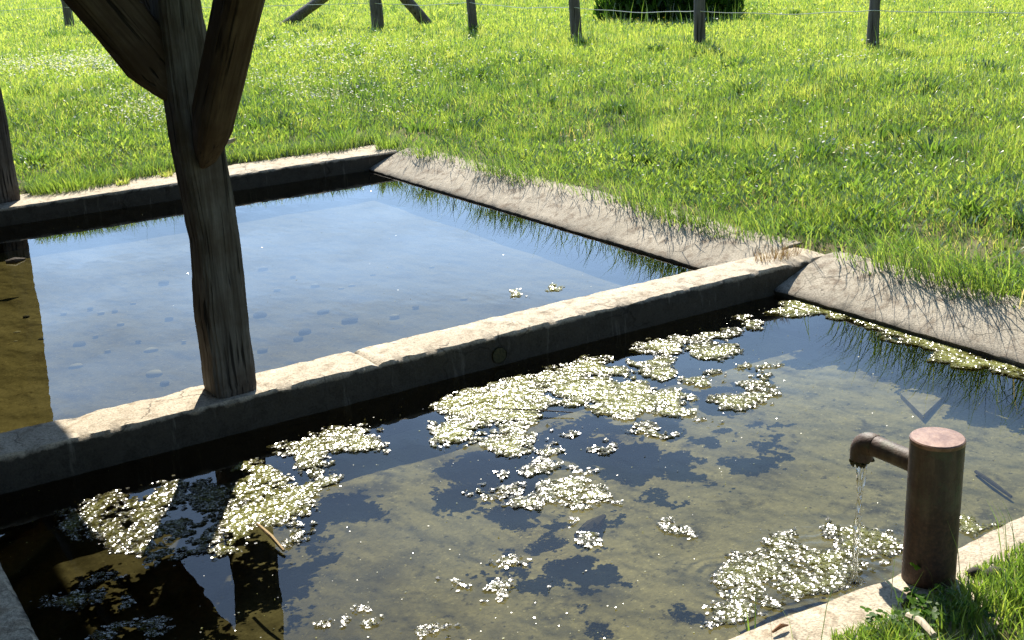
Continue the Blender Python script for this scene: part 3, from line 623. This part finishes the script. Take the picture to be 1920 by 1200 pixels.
# ------------------------------------------------------------------ grass
def blades(x, y, z, h, w, tint, lean_az, lean, name=None):
    n = len(x)
    a = rng.random(n)*2*np.pi                       # facing of the flat of the blade
    px, py = np.cos(a)*w/2, np.sin(a)*w/2
    lx, ly = np.cos(lean_az)*lean*h, np.sin(lean_az)*lean*h
    V = np.zeros((n, 5, 3), np.float32)
    V[:, 0] = np.stack([x-px, y-py, z], -1); V[:, 1] = np.stack([x+px, y+py, z], -1)
    hz = h*np.sqrt(np.clip(1-lean**2*.6, .15, 1))
    mx, my, mz = x+lx*.35, y+ly*.35, z+hz*.6
    V[:, 2] = np.stack([mx-px*.8, my-py*.8, mz], -1); V[:, 3] = np.stack([mx+px*.8, my+py*.8, mz], -1)
    V[:, 4] = np.stack([x+lx, y+ly, z+hz], -1)
    T = np.repeat(tint[:, None], 5, 1)
    return V, T
def build_blades(parts, name, mat):
    V = np.concatenate([p[0] for p in parts]); T = np.concatenate([p[1] for p in parts]); n = len(V)
    b = np.arange(n)[:, None]*5
    return np_mesh(name, V.reshape(-1, 3), b+np.array([[0, 1, 3, 2]]), b+np.array([[2, 3, 4]]), mat, attr={'tint': T.ravel()})
def polar(n, r0, r1, p, a0, a1):
    u = rng.random(n); r = (r0**(1-p)+u*(r1**(1-p)-r0**(1-p)))**(1/(1-p))
    a = R(a0)+rng.random(n)*R(a1-a0)
    return r*np.sin(a), r*np.cos(a), r
def grass_ok(x, y):
    e = (fbm(x*2.5, y*2.5, 8)-.5)
    far_edge = 9.04+e*.22-np.clip(2.2-x, 0, 1)*.12
    right = 4.36+e*.20
    ins = (x < right) & (y < far_edge) & (y > 1.66+e*.10)
    hs = (x < 1.5) & (y < 9.05)
    front = (y <= 1.66+e*.10) & ((x < 1.84+.1*e) | (x > 6))
    return ~(ins | hs | front)
parts = []
x, y, r = polar(760000, 3.6, 46, 1.35, -2, 66)
k = grass_ok(x, y); x, y, r = x[k], y[k], r[k]
bald = fbm(x*1.1, y*1.1, 21, 4)                     # trampled, thin places
d = pool_dist(x, y)
thin = np.clip((bald-.50)*9, 0, 1)*np.clip(1.3-d/1.6, 0, 1)
gap = np.clip((fbm(x*7.3, y*7.3, 27, 2)-.60)*7, 0, 1)*.8
keep_ = (rng.random(len(x)) > thin*.85) & (rng.random(len(x)) > gap)
x, y, r, bald, d, thin = x[keep_], y[keep_], r[keep_], bald[keep_], d[keep_], thin[keep_]
tall = fbm(x*.55, y*.55, 14, 4)
tuft = fbm(x*4.6, y*4.6, 17, 3)
h = (.030+.040*np.clip(d/1.2, 0, 1)+.07*np.clip(tall-.38, 0, 1)*np.clip(d/.8, 0.1, 1)+.10*np.clip(tuft-.45, 0, 1))*(.55+.9*rng.random(len(x)))
w = np.maximum(.0045, r*.00062)*(.7+.7*rng.random(len(x)))
tint = np.clip(.34+.30*(fbm(x*.9, y*.9, 33, 3)-.5)+1.05*(tuft-.5)+rng.normal(0, .19, len(x))+np.clip((d-1.5)/14, 0, .34), .0, .86)
dry = rng.random(len(x)) < (.010+.16*thin)
tint[dry] = .88+.12*rng.random(dry.sum())
parts.append(blades(x, y, gz(x, y)-.01, h, w, tint, rng.random(len(x))*2*np.pi, (.10+.85*rng.random(len(x))**1.3)))
n = 330000
x, y, r = polar(n, 3.6, 30, 1.25, -2, 66); k = grass_ok(x, y); x, y, r = x[k], y[k], r[k]
lf_ = fbm(x*1.3, y*1.3, 44, 3); k = rng.random(len(x)) < np.clip((lf_-.36)*4, .08, 1); x, y, r, lf_ = x[k], y[k], r[k], lf_[k]; n = len(x)
d2 = pool_dist(x, y)
parts.append(blades(x, y, gz(x, y)+(.005+.07*rng.random(n))*np.clip(d2/.6, .1, 1), .025+.03*rng.random(n), np.maximum(.010, r*.0010)*(.6+.8*rng.random(n)),
    np.clip(.34+.7*(lf_-.5)+rng.normal(0, .19, n)+np.clip((d2-1.5)/16, 0, .3), 0, .80), rng.random(n)*6.28, .55+.42*rng.random(n)))
# darker rosettes and docks that break up the sward
px, py, pr_ = polar(170, 4.5, 26, 1.2, -2, 66); k = grass_ok(px, py) & (pool_dist(px, py) > .25); px, py = px[k], py[k]
m = 70; n = len(px)*m; ang = rng.random(n)*6.28; rad_ = np.repeat(.05+.13*rng.random(len(px)), m)*np.sqrt(rng.random(n))
x = np.repeat(px, m)+np.cos(ang)*rad_; y = np.repeat(py, m)+np.sin(ang)*rad_
parts.append(blades(x, y, gz(x, y)+.01, .05+.09*rng.random(n), .010+.012*rng.random(n), np.clip(np.repeat(rng.normal(.20, .10, len(px)), m)+rng.normal(0, .07, n), 0, .7), ang+rng.normal(0, .4, n), .35+.55*rng.random(n)))
# seed stalks standing above the sward
x, y, r = polar(5200, 7.5, 34, 1.1, -2, 66)
k = grass_ok(x, y) & (pool_dist(x, y) > .8) & (fbm(x*.4, y*.4, 51) > .42); x, y, r = x[k], y[k], r[k]
n = len(x); h = .20+.22*rng.random(n)
parts.append(blades(x, y, gz(x, y), h, np.maximum(.0035, r*.00045), np.clip(rng.normal(.25, .2, n), 0, .9), rng.random(n)*6.28, .05+.2*rng.random(n)))
# long fringe drooping over the apron and the far rim
n = 5200; y = 1.7+rng.random(n)*7.2; dens = fbm(y*2.3, y*0, 61, 3); k = rng.random(n) < np.clip((dens-.42)*4.0, .04, 1)*.8; y = y[k]; n = len(y)
x = 4.40+.05*rng.normal(size=n)+(fbm(y*2.5, y*0+1, 62)-.5)*.18
longer = np.where(y < 4.1, 1.75, 1.0)
h = (.05+.15*rng.random(n)**2.5)*longer
parts.append(blades(x, y, np.full(n, .012), h, .0038+.002*rng.random(n), np.clip(rng.normal(.36, .24, n), .02, 1), np.pi+rng.normal(0, 1.2, n), .2+.75*rng.random(n)))
n = 1000; y = 1.6+rng.random(n)*2.48; k = rng.random(n) < np.clip((fbm(y*3.3, y*0, 64, 3)-.34)*4, .05, 1); y = y[k]; n = len(y)
x = 4.43+.05*rng.normal(size=n)
parts.append(blades(x, y, np.full(n, .014), .13+.18*rng.random(n), .0032+.002*rng.random(n), np.clip(rng.normal(.30, .22, n), .02, 1), np.pi+rng.normal(0, 1.1, n), .45+.5*rng.random(n)))
n = 500; y = 4.4+rng.random(n)*4.2; x = 4.42+.05*rng.normal(size=n)
parts.append(blades(x, y, np.full(n, .014), .10+.14*rng.random(n), .0028+.002*rng.random(n), np.clip(rng.normal(.30, .22, n), .02, 1), np.pi+rng.normal(0, 1.2, n), .35+.6*rng.random(n)))
n = 2600; x = 1.6+rng.random(n)*2.9; y = 9.05+.05*rng.normal(size=n)+(fbm(x*2.5, x*0, 66)-.5)*.30
y = np.maximum(y, 8.88)
parts.append(blades(x, y, np.full(n, .006), .05+.10*rng.random(n), np.full(n, .006), np.clip(rng.normal(.36, .2, n), .02, 1), rng.random(n)*6.28, .2+.6*rng.random(n)))
tag(build_blades(parts, 'grass', M['grass']), 'bright backlit meadow grass all round the basins', 'grass', kind='stuff')

# near grass, at the spout pillar
n = 60000
x = 1.80+rng.random(n)*2.4; y = .85+rng.random(n)*.87
e = fbm(x*5, y*0, 71)-.5
k = (y < 1.715+e*.12) & (rng.random(n) < np.clip((fbm(x*6, y*6, 73)-.2)*2.5, .2, 1)) & (x > 1.86+(1.7-y)*.1) & (np.hypot(x-PX, y-PY) > .07)
x, y = x[k], y[k]; n = len(x)
edge = np.clip((1.74-y)/.18, .25, 1)
h = (.035+.075*rng.random(n))*edge*(.6+.8*fbm(x*7, y*7, 76))
P1 = blades(x, y, np.full(n, .0), h, .0028+.0022*rng.random(n), np.clip(rng.normal(.40, .17, n), .03, .88), rng.random(n)*6.28, .15+.65*rng.random(n))
n = 26; x = 1.75+rng.random(n)*.9; y = 1.62+rng.random(n)*.14
P2 = blades(x, y, np.zeros(n), .09+.12*rng.random(n), np.full(n, .0022), np.clip(rng.normal(.2, .15, n), .0, .9), rng.random(n)*6.28, .2+.4*rng.random(n))
tag(build_blades([P1, P2], 'grass', M['grass']), 'tufty green grass behind the near rim at the foot of the spout', 'grass', kind='stuff')

# clover at the foot of the pillar
def leaflets(cx_, cy_, n, sx, sy, z0, size, trip=True):
    V = []; Q = []; T = []
    for i in range(n):
        px, py = cx_+random.gauss(0, sx), cy_+random.gauss(0, sy); z = z0+random.random()*.045
        rot = random.random()*6.28; t = random.uniform(.25, .62); nx, ny = random.gauss(0, .3), random.gauss(0, .3)
        for j in range(3 if trip else 1):
            a = rot+j*2.094; s = size*random.uniform(.7, 1.2)
            pts = [(0, 0)]+[(s*(.55+.5*math.cos(q)), s*.48*math.sin(q)) for q in np.linspace(-2.5, 2.5, 9)]
            b = len(V)
            for u, v in pts:
                X = u*math.cos(a)-v*math.sin(a); Y = u*math.sin(a)+v*math.cos(a)
                V.append((px+X, py+Y, z+X*nx+Y*ny+.15*abs(v))); T.append(t)
            for m in range(1, 9): Q.append((b, b+m, b+m+1))
    return V, Q, T
V, Q, T = leaflets(2.10, 1.62, 90, .07, .045, .02, .013)
tag(np_mesh('clover', V, None, Q, M['leaf'], attr={'tint': T}), 'patch of round leaved clover in the grass by the spout pillar', 'clover', kind='stuff')

def tuft(name, cx_, cy_, z, n, rad, h, tmu, label, cat, hz=.5, mat=None):
    a = rng.random(n)*6.28; rr = rad*np.sqrt(rng.random(n)); x = cx_+rr*np.cos(a); y = cy_+rr*np.sin(a)*hz
    p = blades(x, y, np.full(n, z), h*(.4+.7*rng.random(n)), (.004+.003*rng.random(n))*(.45 if mat else 1), np.clip(rng.normal(tmu, .12 if not mat else .3, n), .02, 1), a+rng.normal(0, .5, n), .2+.6*rng.random(n))
    return tag(build_blades([p], name, mat or M['grass']), label, cat)
tuft('weed', 4.22, 4.25, .0, 170, .15, .075, .5, 'brown dying weed growing on the right end of the dividing wall', 'weed', .4, M['withered'])
tuft('grass_tuft', 2.219, 8.80, .004, 70, .05, .07, .80, 'small yellowish tuft rooted in the far rim left of the post', 'grass tuft')
tuft('grass_tuft', 2.573, 8.88, .004, 60, .045, .06, .78, 'faint dry tuft on the far rim right against the post', 'grass tuft')
tuft('grass_tuft', 1.90, 8.90, .004, 700, .30, .12, .45, 'broad green tuft on the far rim beside the leftmost post', 'grass tuft', .35)
tuft('grass_tuft', 4.33, 8.75, .0, 160, .10, .16, .42, 'leafy tuft at the far right corner of the back basin', 'grass tuft', .6)
tuft('weed', 1.83, 1.90, -.14, 9, .012, .17, .35, 'single green stem rising before the near rim at the bottom edge', 'grass stem', .6)

# dark bush behind the fence
n = 9000
bc = (12.3, 14.8)
a = rng.random(n)*6.28; rr = np.sqrt(rng.random(n)); hh = rng.random(n)
prof_ = np.sqrt(np.clip(1-hh**2, 0, 1))
x = bc[0]+rr*np.cos(a)*1.15*prof_*(.8+.4*vnoise(a*2, a*0, 3)); y = bc[1]+rr*np.sin(a)*.9*prof_; z = .2+hh*1.5*(.75+.5*vnoise(x*2, y*2, 4))
p1 = blades(x, y, z, .10+.12*rng.random(n), .035+.03*rng.random(n), np.clip(rng.normal(.18, .15, n), .0, .6), rng.random(n)*6.28, .4+.5*rng.random(n))
bush = empty('bush', (bc[0], bc[1], .2), 'dark leafy bush in the meadow behind the wire fence', 'bush')
o = build_blades([p1], 'crown', M['leaf']); o.parent = bush; o.matrix_parent_inverse = Matrix.Translation((-bc[0], -bc[1], -.2))
bm = bmesh.new()
for i in range(9):
    a = random.random()*6.28; e = Vector((math.cos(a)*.9, math.sin(a)*.6, .9+random.random()*.4))
    bm_tube(bm, [(0, 0, -.1), e*.45+Vector((0, 0, .1)), e], [.03, .02, .006], 7)
bm_obj('stems', bm, M['twig'], bush)

# daisies and buttercups
def flowers(x, y, zt, s, tint):
    n = len(x); m = 6
    ang = np.linspace(0, 2*np.pi, m, endpoint=False)[None, :]+rng.random((n, 1))*6.28
    tx, ty = rng.normal(0, .35, n)[:, None], rng.normal(-.0, .35, n)[:, None]
    X = np.cos(ang)*s[:, None]; Y = np.sin(ang)*s[:, None]
    V = np.zeros((n, m+1, 3)); V[:, 1:, 0] = x[:, None]+X; V[:, 1:, 1] = y[:, None]+Y; V[:, 1:, 2] = zt[:, None]+X*tx+Y*ty+s[:, None]*.25
    V[:, 0, 0] = x; V[:, 0, 1] = y; V[:, 0, 2] = zt
    b = np.arange(n)[:, None, None]*(m+1)
    f = b+np.array([[[0, 1+i, 1+(i+1) % m] for i in range(m)]])
    return V.reshape(-1, 3), f.reshape(-1, 3), np.repeat(tint, m+1)
PATCH = [[3.62, 15.68, 0.65, 0.89, 800], [3.83, 14.53, 0.3, 0.92, 320], [3.03, 15.6, 0.4, 0.7, 120], [3.17, 11.13, 0.17, 0.62, 420], [3.2, 12.11, 0.3, 1.01, 90], [6.21, 13.61, 0.44, 1.81, 500], [4.91, 11.33, 0.35, 0.84, 380], [4.68, 12.19, 0.25, 0.81, 90], [5.79, 11.91, 0.38, 1.09, 120], [7.08, 12.18, 0.47, 1.27, 80], [7.29, 8.45, 0.19, 0.47, 50], [8.99, 8.38, 0.25, 0.38, 60], [6.01, 5.3, 0.1, 0.27, 40], [6.43, 6.5, 0.1, 0.26, 22], [7.46, 10.31, 0.69, 1.35, 60]]
xs = []; ys = []
for cx_, cy_, sx, sy, n in PATCH:
    xs.append(rng.normal(cx_, sx, n)); ys.append(rng.normal(cy_, sy, n))
n = 900; a_, b_, r = polar(n, 7, 22, 1.2, 5, 64); xs.append(a_); ys.append(b_)
x = np.concatenate(xs); y = np.concatenate(ys); k = grass_ok(x, y) & (pool_dist(x, y) > .15); x, y = x[k], y[k]
dd = np.hypot(x, y)
V, f_, T = flowers(x, y, gz(x, y)+.09+.06*rng.random(len(x)), np.maximum(.009, dd*.00082)*(.6+.6*rng.random(len(x))), rng.random(len(x))*.85)
tag(np_mesh('daisies', V, None, f_, M['petal'], attr={'tint': T}), 'white daisies sprinkled in patches through the meadow grass', 'daisies', kind='stuff')
x, y, r = polar(260, 9, 24, 1.05, 5, 60); k = grass_ok(x, y) & (pool_dist(x, y) > .5); x, y = x[k], y[k]
V, f_, T = flowers(x, y, gz(x, y)+.12+.1*rng.random(len(x)), np.hypot(x, y)*.0007, np.full(len(x), .99))
tag(np_mesh('buttercups', V, None, f_, M['petal'], attr={'tint': T}), 'scattered yellow buttercups in the meadow grass', 'buttercups', kind='stuff')

# ------------------------------------------------------------------ floating algae
def inside(px, py, poly):
    c = np.zeros(len(px), bool); n = len(poly)
    for i in range(n):
        x1, y1 = poly[i]; x2, y2 = poly[(i+1) % n]
        if y1 == y2: continue
        k = ((y1 > py) != (y2 > py)) & (px < (x2-x1)*(py-y1)/(y2-y1)+x1); c ^= k
    return c
def algae(polys, wz, dens, seed, thr=.36, size=.0062, tmu=.55, spill=.05, kn=15):
    Vs = []; Ts = []
    for poly in polys:
        P = np.array(poly); lo = P.min(0)-spill; hi = P.max(0)+spill
        area = np.prod(hi-lo); n = int(area*dens)
        x = lo[0]+rng.random(n)*(hi[0]-lo[0]); y = lo[1]+rng.random(n)*(hi[1]-lo[1])
        wx = x+(fbm(x*kn, y*kn, seed)-.5)*.10; wy = y+(fbm(x*kn, y*kn, seed+7)-.5)*.10
        nz = .62*fbm(x*kn*.9, y*kn*1.1, seed+11, 3)+.38*fbm(x*kn*4, y*kn*4, seed+13, 2)
        fr = 0                                        # share of the neighbourhood that is raft: ragged, thinning edges
        for q in range(7):
            fr = fr+inside(wx+spill*.62*math.cos(q*.9)*(q > 0), wy+spill*.62*math.sin(q*.9)*(q > 0), poly)/7
        k = (fr > 0) & (nz > thr+(1-fr)*.30) & (rng.random(n) < .25+fr)
        x, y, nz = x[k], y[k], nz[k]; n = len(x)
        hz = np.clip(nz-thr, 0, .3)*.010+rng.random(n)*.0015
        film = rng.random(n) < .22                      # flat wet film between the leaflets
        s = np.where(film, size*(1.8+1.6*rng.random(n)), size*(.5+rng.random(n))); a = rng.random(n)*6.28; hz = np.where(film, 0, hz)
        rel = lambda a_, b_: .0075*fbm(a_*48, b_*48, seed+17, 2)+.0022*fbm(a_*150, b_*150, seed+19, 1)    # soft wet relief of the mat
        gx_ = (rel(x+.002, y)-rel(x-.002, y))/.004; gy_ = (rel(x, y+.002)-rel(x, y-.002))/.004
        tx = np.where(film, .5, 1)*gx_+rng.normal(0, .06, n); ty = np.where(film, .5, 1)*gy_+rng.normal(0, .06, n)
        V = np.zeros((n, 4, 3))
        for j in range(4):
            q = a+j*np.pi/2+rng.normal(0, .25, n); u = np.cos(q)*s; v = np.sin(q)*s*.75
            V[:, j] = np.stack([x+u, y+v, wz+.002+hz+np.abs(u*tx+v*ty)*.5+u*tx+v*ty+.001], -1)
        V[:, :, 2] = np.maximum(V[:, :, 2], wz+.0008)
        Vs.append(V.reshape(-1, 3)); Ts.append(np.repeat(np.clip(tmu+(nz-.5)*1.2+rng.normal(0, .14, n)-.15*film+(fr[k]-.75)*.55, 0, 1), 4))
    V = np.concatenate(Vs); T = np.concatenate(Ts)
    return V, np.arange(len(V)).reshape(-1, 4), T
G = 'rafts of floating algae on the near basin'
LBL = {'large': 'largest raft of sparkling algae spread beside the dividing wall in mid basin',
 'tongue': 'short tongue of algae just below the largest raft', 'clumpA': 'compact bright algae raft close to the dividing wall, left of its twin',
 'clumpB': 'compact bright algae raft near the right end of the dividing wall', 'topstrip': 'thin broken line of algae in the shadow under the dividing wall',
 'midA': 'one of three small algae patches strung below the twin rafts at the wall', 'crescent': 'crescent shaped algae raft alone in open water on the right',
 'midB': 'one of three little algae flecks above the crescent raft', 'oval': 'small oval algae raft below the large raft, over dark floor',
 'disc': 'round bright algae raft in the middle of open water', 'leftlit': 'golden brown algae raft left of the post shadow',
 'mid_shade': 'green algae in the shadow of the post, that shade painted into its tint', 'leftright': 'bright algae raft right of the post shadow with a reed on it',
 'upper': 'algae raft along the foot of the dividing wall right of the post', 'dark': 'one of the algae patches at bottom left with the roof shade painted into their dark tint',
 'lipstrip': 'long strip of algae along the foot of the near apron', 'corner': 'small algae clump where wall and near apron meet',
 'spout': 'wide glittering algae raft washed by the spout against the near rim', 'behind': 'small algae fringe at the rim right of the spout pillar'}
si = 0
for key in ('midA', 'midB', 'dark'):
    for poly in DATA['MATS'].pop(key):
        si += 3; V, Q, T = algae([poly], WN, 340000, si, .42 if key == 'dark' else .34, .0024, .12 if key == 'dark' else .6)  # low tint of the dark patches paints in the roof shade
        tag(np_mesh('algae_patch', V, Q, None, M['algae'], attr={'tint': T}), LBL[key], 'algae', {'midA': 'string of algae patches', 'midB': 'algae flecks above the crescent', 'dark': 'algae tinted dark for the roof shade'}[key])
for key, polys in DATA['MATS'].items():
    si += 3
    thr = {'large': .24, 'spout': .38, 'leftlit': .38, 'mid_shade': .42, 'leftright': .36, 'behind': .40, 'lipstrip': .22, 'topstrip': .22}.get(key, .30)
    V, Q, T = algae(polys, WN, 400000, si, thr, .0023, {'leftlit': .28, 'mid_shade': .15, 'spout': .34, 'large': .74, 'lipstrip': .75}.get(key, .56))  # mid_shade tint lowered to paint in the shadow of the post
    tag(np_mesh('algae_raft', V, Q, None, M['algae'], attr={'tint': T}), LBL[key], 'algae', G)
for i, poly in enumerate(DATA['SMALL']):
    V, Q, T = algae([poly], WN, 360000, 100+i*2, .30, .0022, .5)
    tag(np_mesh('algae_patch', V, Q, None, M['algae'], attr={'tint': T}), 'small loose patch of sparkling algae drifting clear of the rafts', 'algae', 'small drifting algae patches')
for i, (poly, lb) in enumerate(zip(DATA['FARM'], ('left one of two tiny white algae flecks on the far basin', 'right one of two tiny white algae flecks on the far basin'))):
    V, Q, T = algae([poly], WF, 60000, 200+i, .42, .0035, .7, .04)
    tag(np_mesh('algae_patch', V, Q, None, M['algae'], attr={'tint': T}), lb, 'algae', 'algae flecks on the far basin')
# specks of duckweed and bubbles everywhere on the near water
n = 2600; x = X0+.02+rng.random(n)*(XL-X0-.05); y = YN+.02+rng.random(n)*(YD0-YN-.05)
k = rng.random(n) < np.clip((fbm(x*1.6, y*1.6, 90)-.25)*2, .15, 1); x, y = x[k], y[k]; n = len(x)
x = np.concatenate([x, 1.5+rng.random(260)*2.4]); y = np.concatenate([y, 4.5+rng.random(260)*4]); wl = np.where(y > 4.2, WF, WN); n = len(x)
s = .0010+.0022*rng.random(n)**2.5; a = rng.random(n)*6.28; tx = rng.normal(0, .14, n); ty = rng.normal(0, .14, n)
V = np.zeros((n, 4, 3))
for j in range(4):
    u = np.cos(a+j*1.571)*s*1.3; v = np.sin(a+j*1.571)*s
    V[:, j] = np.stack([x+u, y+v, wl+.0022+u*tx+v*ty], -1)
tag(np_mesh('floating_specks', V.reshape(-1, 3), np.arange(n*4).reshape(-1, 4), None, M['algae'], attr={'tint': np.repeat(rng.random(n), 4)}), 'tiny glinting specks floating all over the water', 'specks', kind='stuff')

# ------------------------------------------------------------------ small things in and on the water
def pebble_mesh(seed, mat):
    bm = bmesh.new(); bmesh.ops.create_icosphere(bm, subdivisions=2, radius=1)
    for v in bm.verts:
        d = 1+.35*(float(fbm(v.co.x*1.3+seed*3, v.co.y*1.3+v.co.z, seed))-.5)
        v.co = Vector((v.co.x*d, v.co.y*d*.8, v.co.z*d*.42))
    me = bpy.data.meshes.new('stone'); bm.to_mesh(me); bm.free(); me.materials.append(mat)
    for p in me.polygons: p.use_smooth = True
    return me
PM = [pebble_mesh(i, M['stone']) for i in range(3)]; DM = [pebble_mesh(i+5, M['darkstone']) for i in range(2)]
random.seed(4)
special = {0: 'largest flat pale stone on the far basin floor left of the post', 1: 'pale flat stone on the far basin floor nearest the dividing wall', 4: 'dark round stone on the far basin floor right of the post'}
for i, (x, y, s) in enumerate(DATA['PEB']):
    dark = i in (2, 4, 5, 6, 11, 16, 18, 25, 27, 28) or (i > 6 and i % 3 == 0)
    o = link(bpy.data.objects.new('stone', (DM if dark else PM)[i % (2 if dark else 3)]))
    o.location = (x, y, FF+.004); o.scale = (s, s*random.uniform(.8, 1.2), s*random.uniform(.8, 1.1)); o.rotation_euler = (0, 0, random.random()*.8-.4)
    tag(o, special.get(i, ('small dark stone' if dark else 'small pale stone')+' lying among others on the far basin floor'), 'stone', ('dark stones' if dark else 'pale stones')+' on the far basin floor')
def stick(name, pts, rad, mat, label, cat, seg=7):
    bm = bmesh.new(); bm_tube(bm, pts, rad, seg, True, .2); return tag(bm_obj(name, bm, mat), label, cat)
stick('stick', [(2.20, 3.69, WN+.012), (2.30, 3.58, WN+.016), (2.41, 3.47, WN+.012)], [.0022, .003, .002], M['twig'], 'thin dark stick floating on the largest algae raft', 'stick')
stick('reed_piece', [(1.10, 3.325, WN+.020), (1.103, 3.22, WN+.022), (1.106, 3.13, WN+.010)], [.005, .006, .0045], M['dry'], 'yellow piece of broken reed on the algae right of the post shadow', 'reed')
stick('twig', [(3.45, 2.47, FN+.014), (3.41, 2.37, FN+.018), (3.375, 2.27, FN+.014)], [.006, .008, .005], M['twig'], 'sunken twig behind the spout pillar', 'twig')
stick('dead_leaf', [(1.80, 1.80, .010), (1.83, 1.803, .014), (1.85, 1.80, .010)], [.003, .006, .002], M['deadleaf'], 'reddish dead leaf curled on the near rim', 'leaf')
stick('wood_piece', [(2.06, 1.625, .045), (2.045, 1.58, .06), (2.02, 1.52, .06)], [.008, .009, .007], M['pale_wood'], 'bleached stick lying in the grass by the spout pillar', 'stick')
stick('dark_leaf', [(1.15, 7.50, WF+.003), (1.20, 7.49, WF+.006), (1.26, 7.50, WF+.003)], [.012, .022, .006], M['twig'], 'dark leaf floating at the left edge of the far basin', 'leaf')
stick('sunken_leaf', [(2.03, 2.93, FN+.02), (2.10, 2.94, FN+.028), (2.19, 2.99, FN+.02)], [.012, .026, .008], M['twig'], 'dark curled leaf on the floor beside a small algae patch', 'leaf')
for px, py, sz, lb in ((2.155, 1.70, .022, 'grey stone on the near rim left of the spout pillar'), (2.43, 1.665, .030, 'dark stone at the right foot of the spout pillar'), (2.40, 1.70, .020, 'small dark stone leaning on the right of the spout pillar')):
    o = link(bpy.data.objects.new('stone', DM[0])); o.location = (px, py, .008); o.scale = (sz, sz*.8, sz*1.5); tag(o, lb, 'stone', 'stones by the spout pillar')
bm = bmesh.new()   # sunken slate lying askew
pts = [(3.69, 2.90), (3.93, 2.99), (4.02, 3.15), (3.82, 3.12)]
top = [bm.verts.new((x, y, FN+.030+(y-2.9)*-.03)) for x, y in pts]; bot = [bm.verts.new((x, y, FN+.005)) for x, y in pts]
bm.faces.new(top); bm.faces.new(bot[::-1])
for i in range(4): bm.faces.new((top[i], bot[i], bot[(i+1) % 4], top[(i+1) % 4]))
tag(bm_obj('stone_slab', bm, M['stone'], None, False), 'flat pointed slab sunk on the near basin floor towards the apron', 'slab')
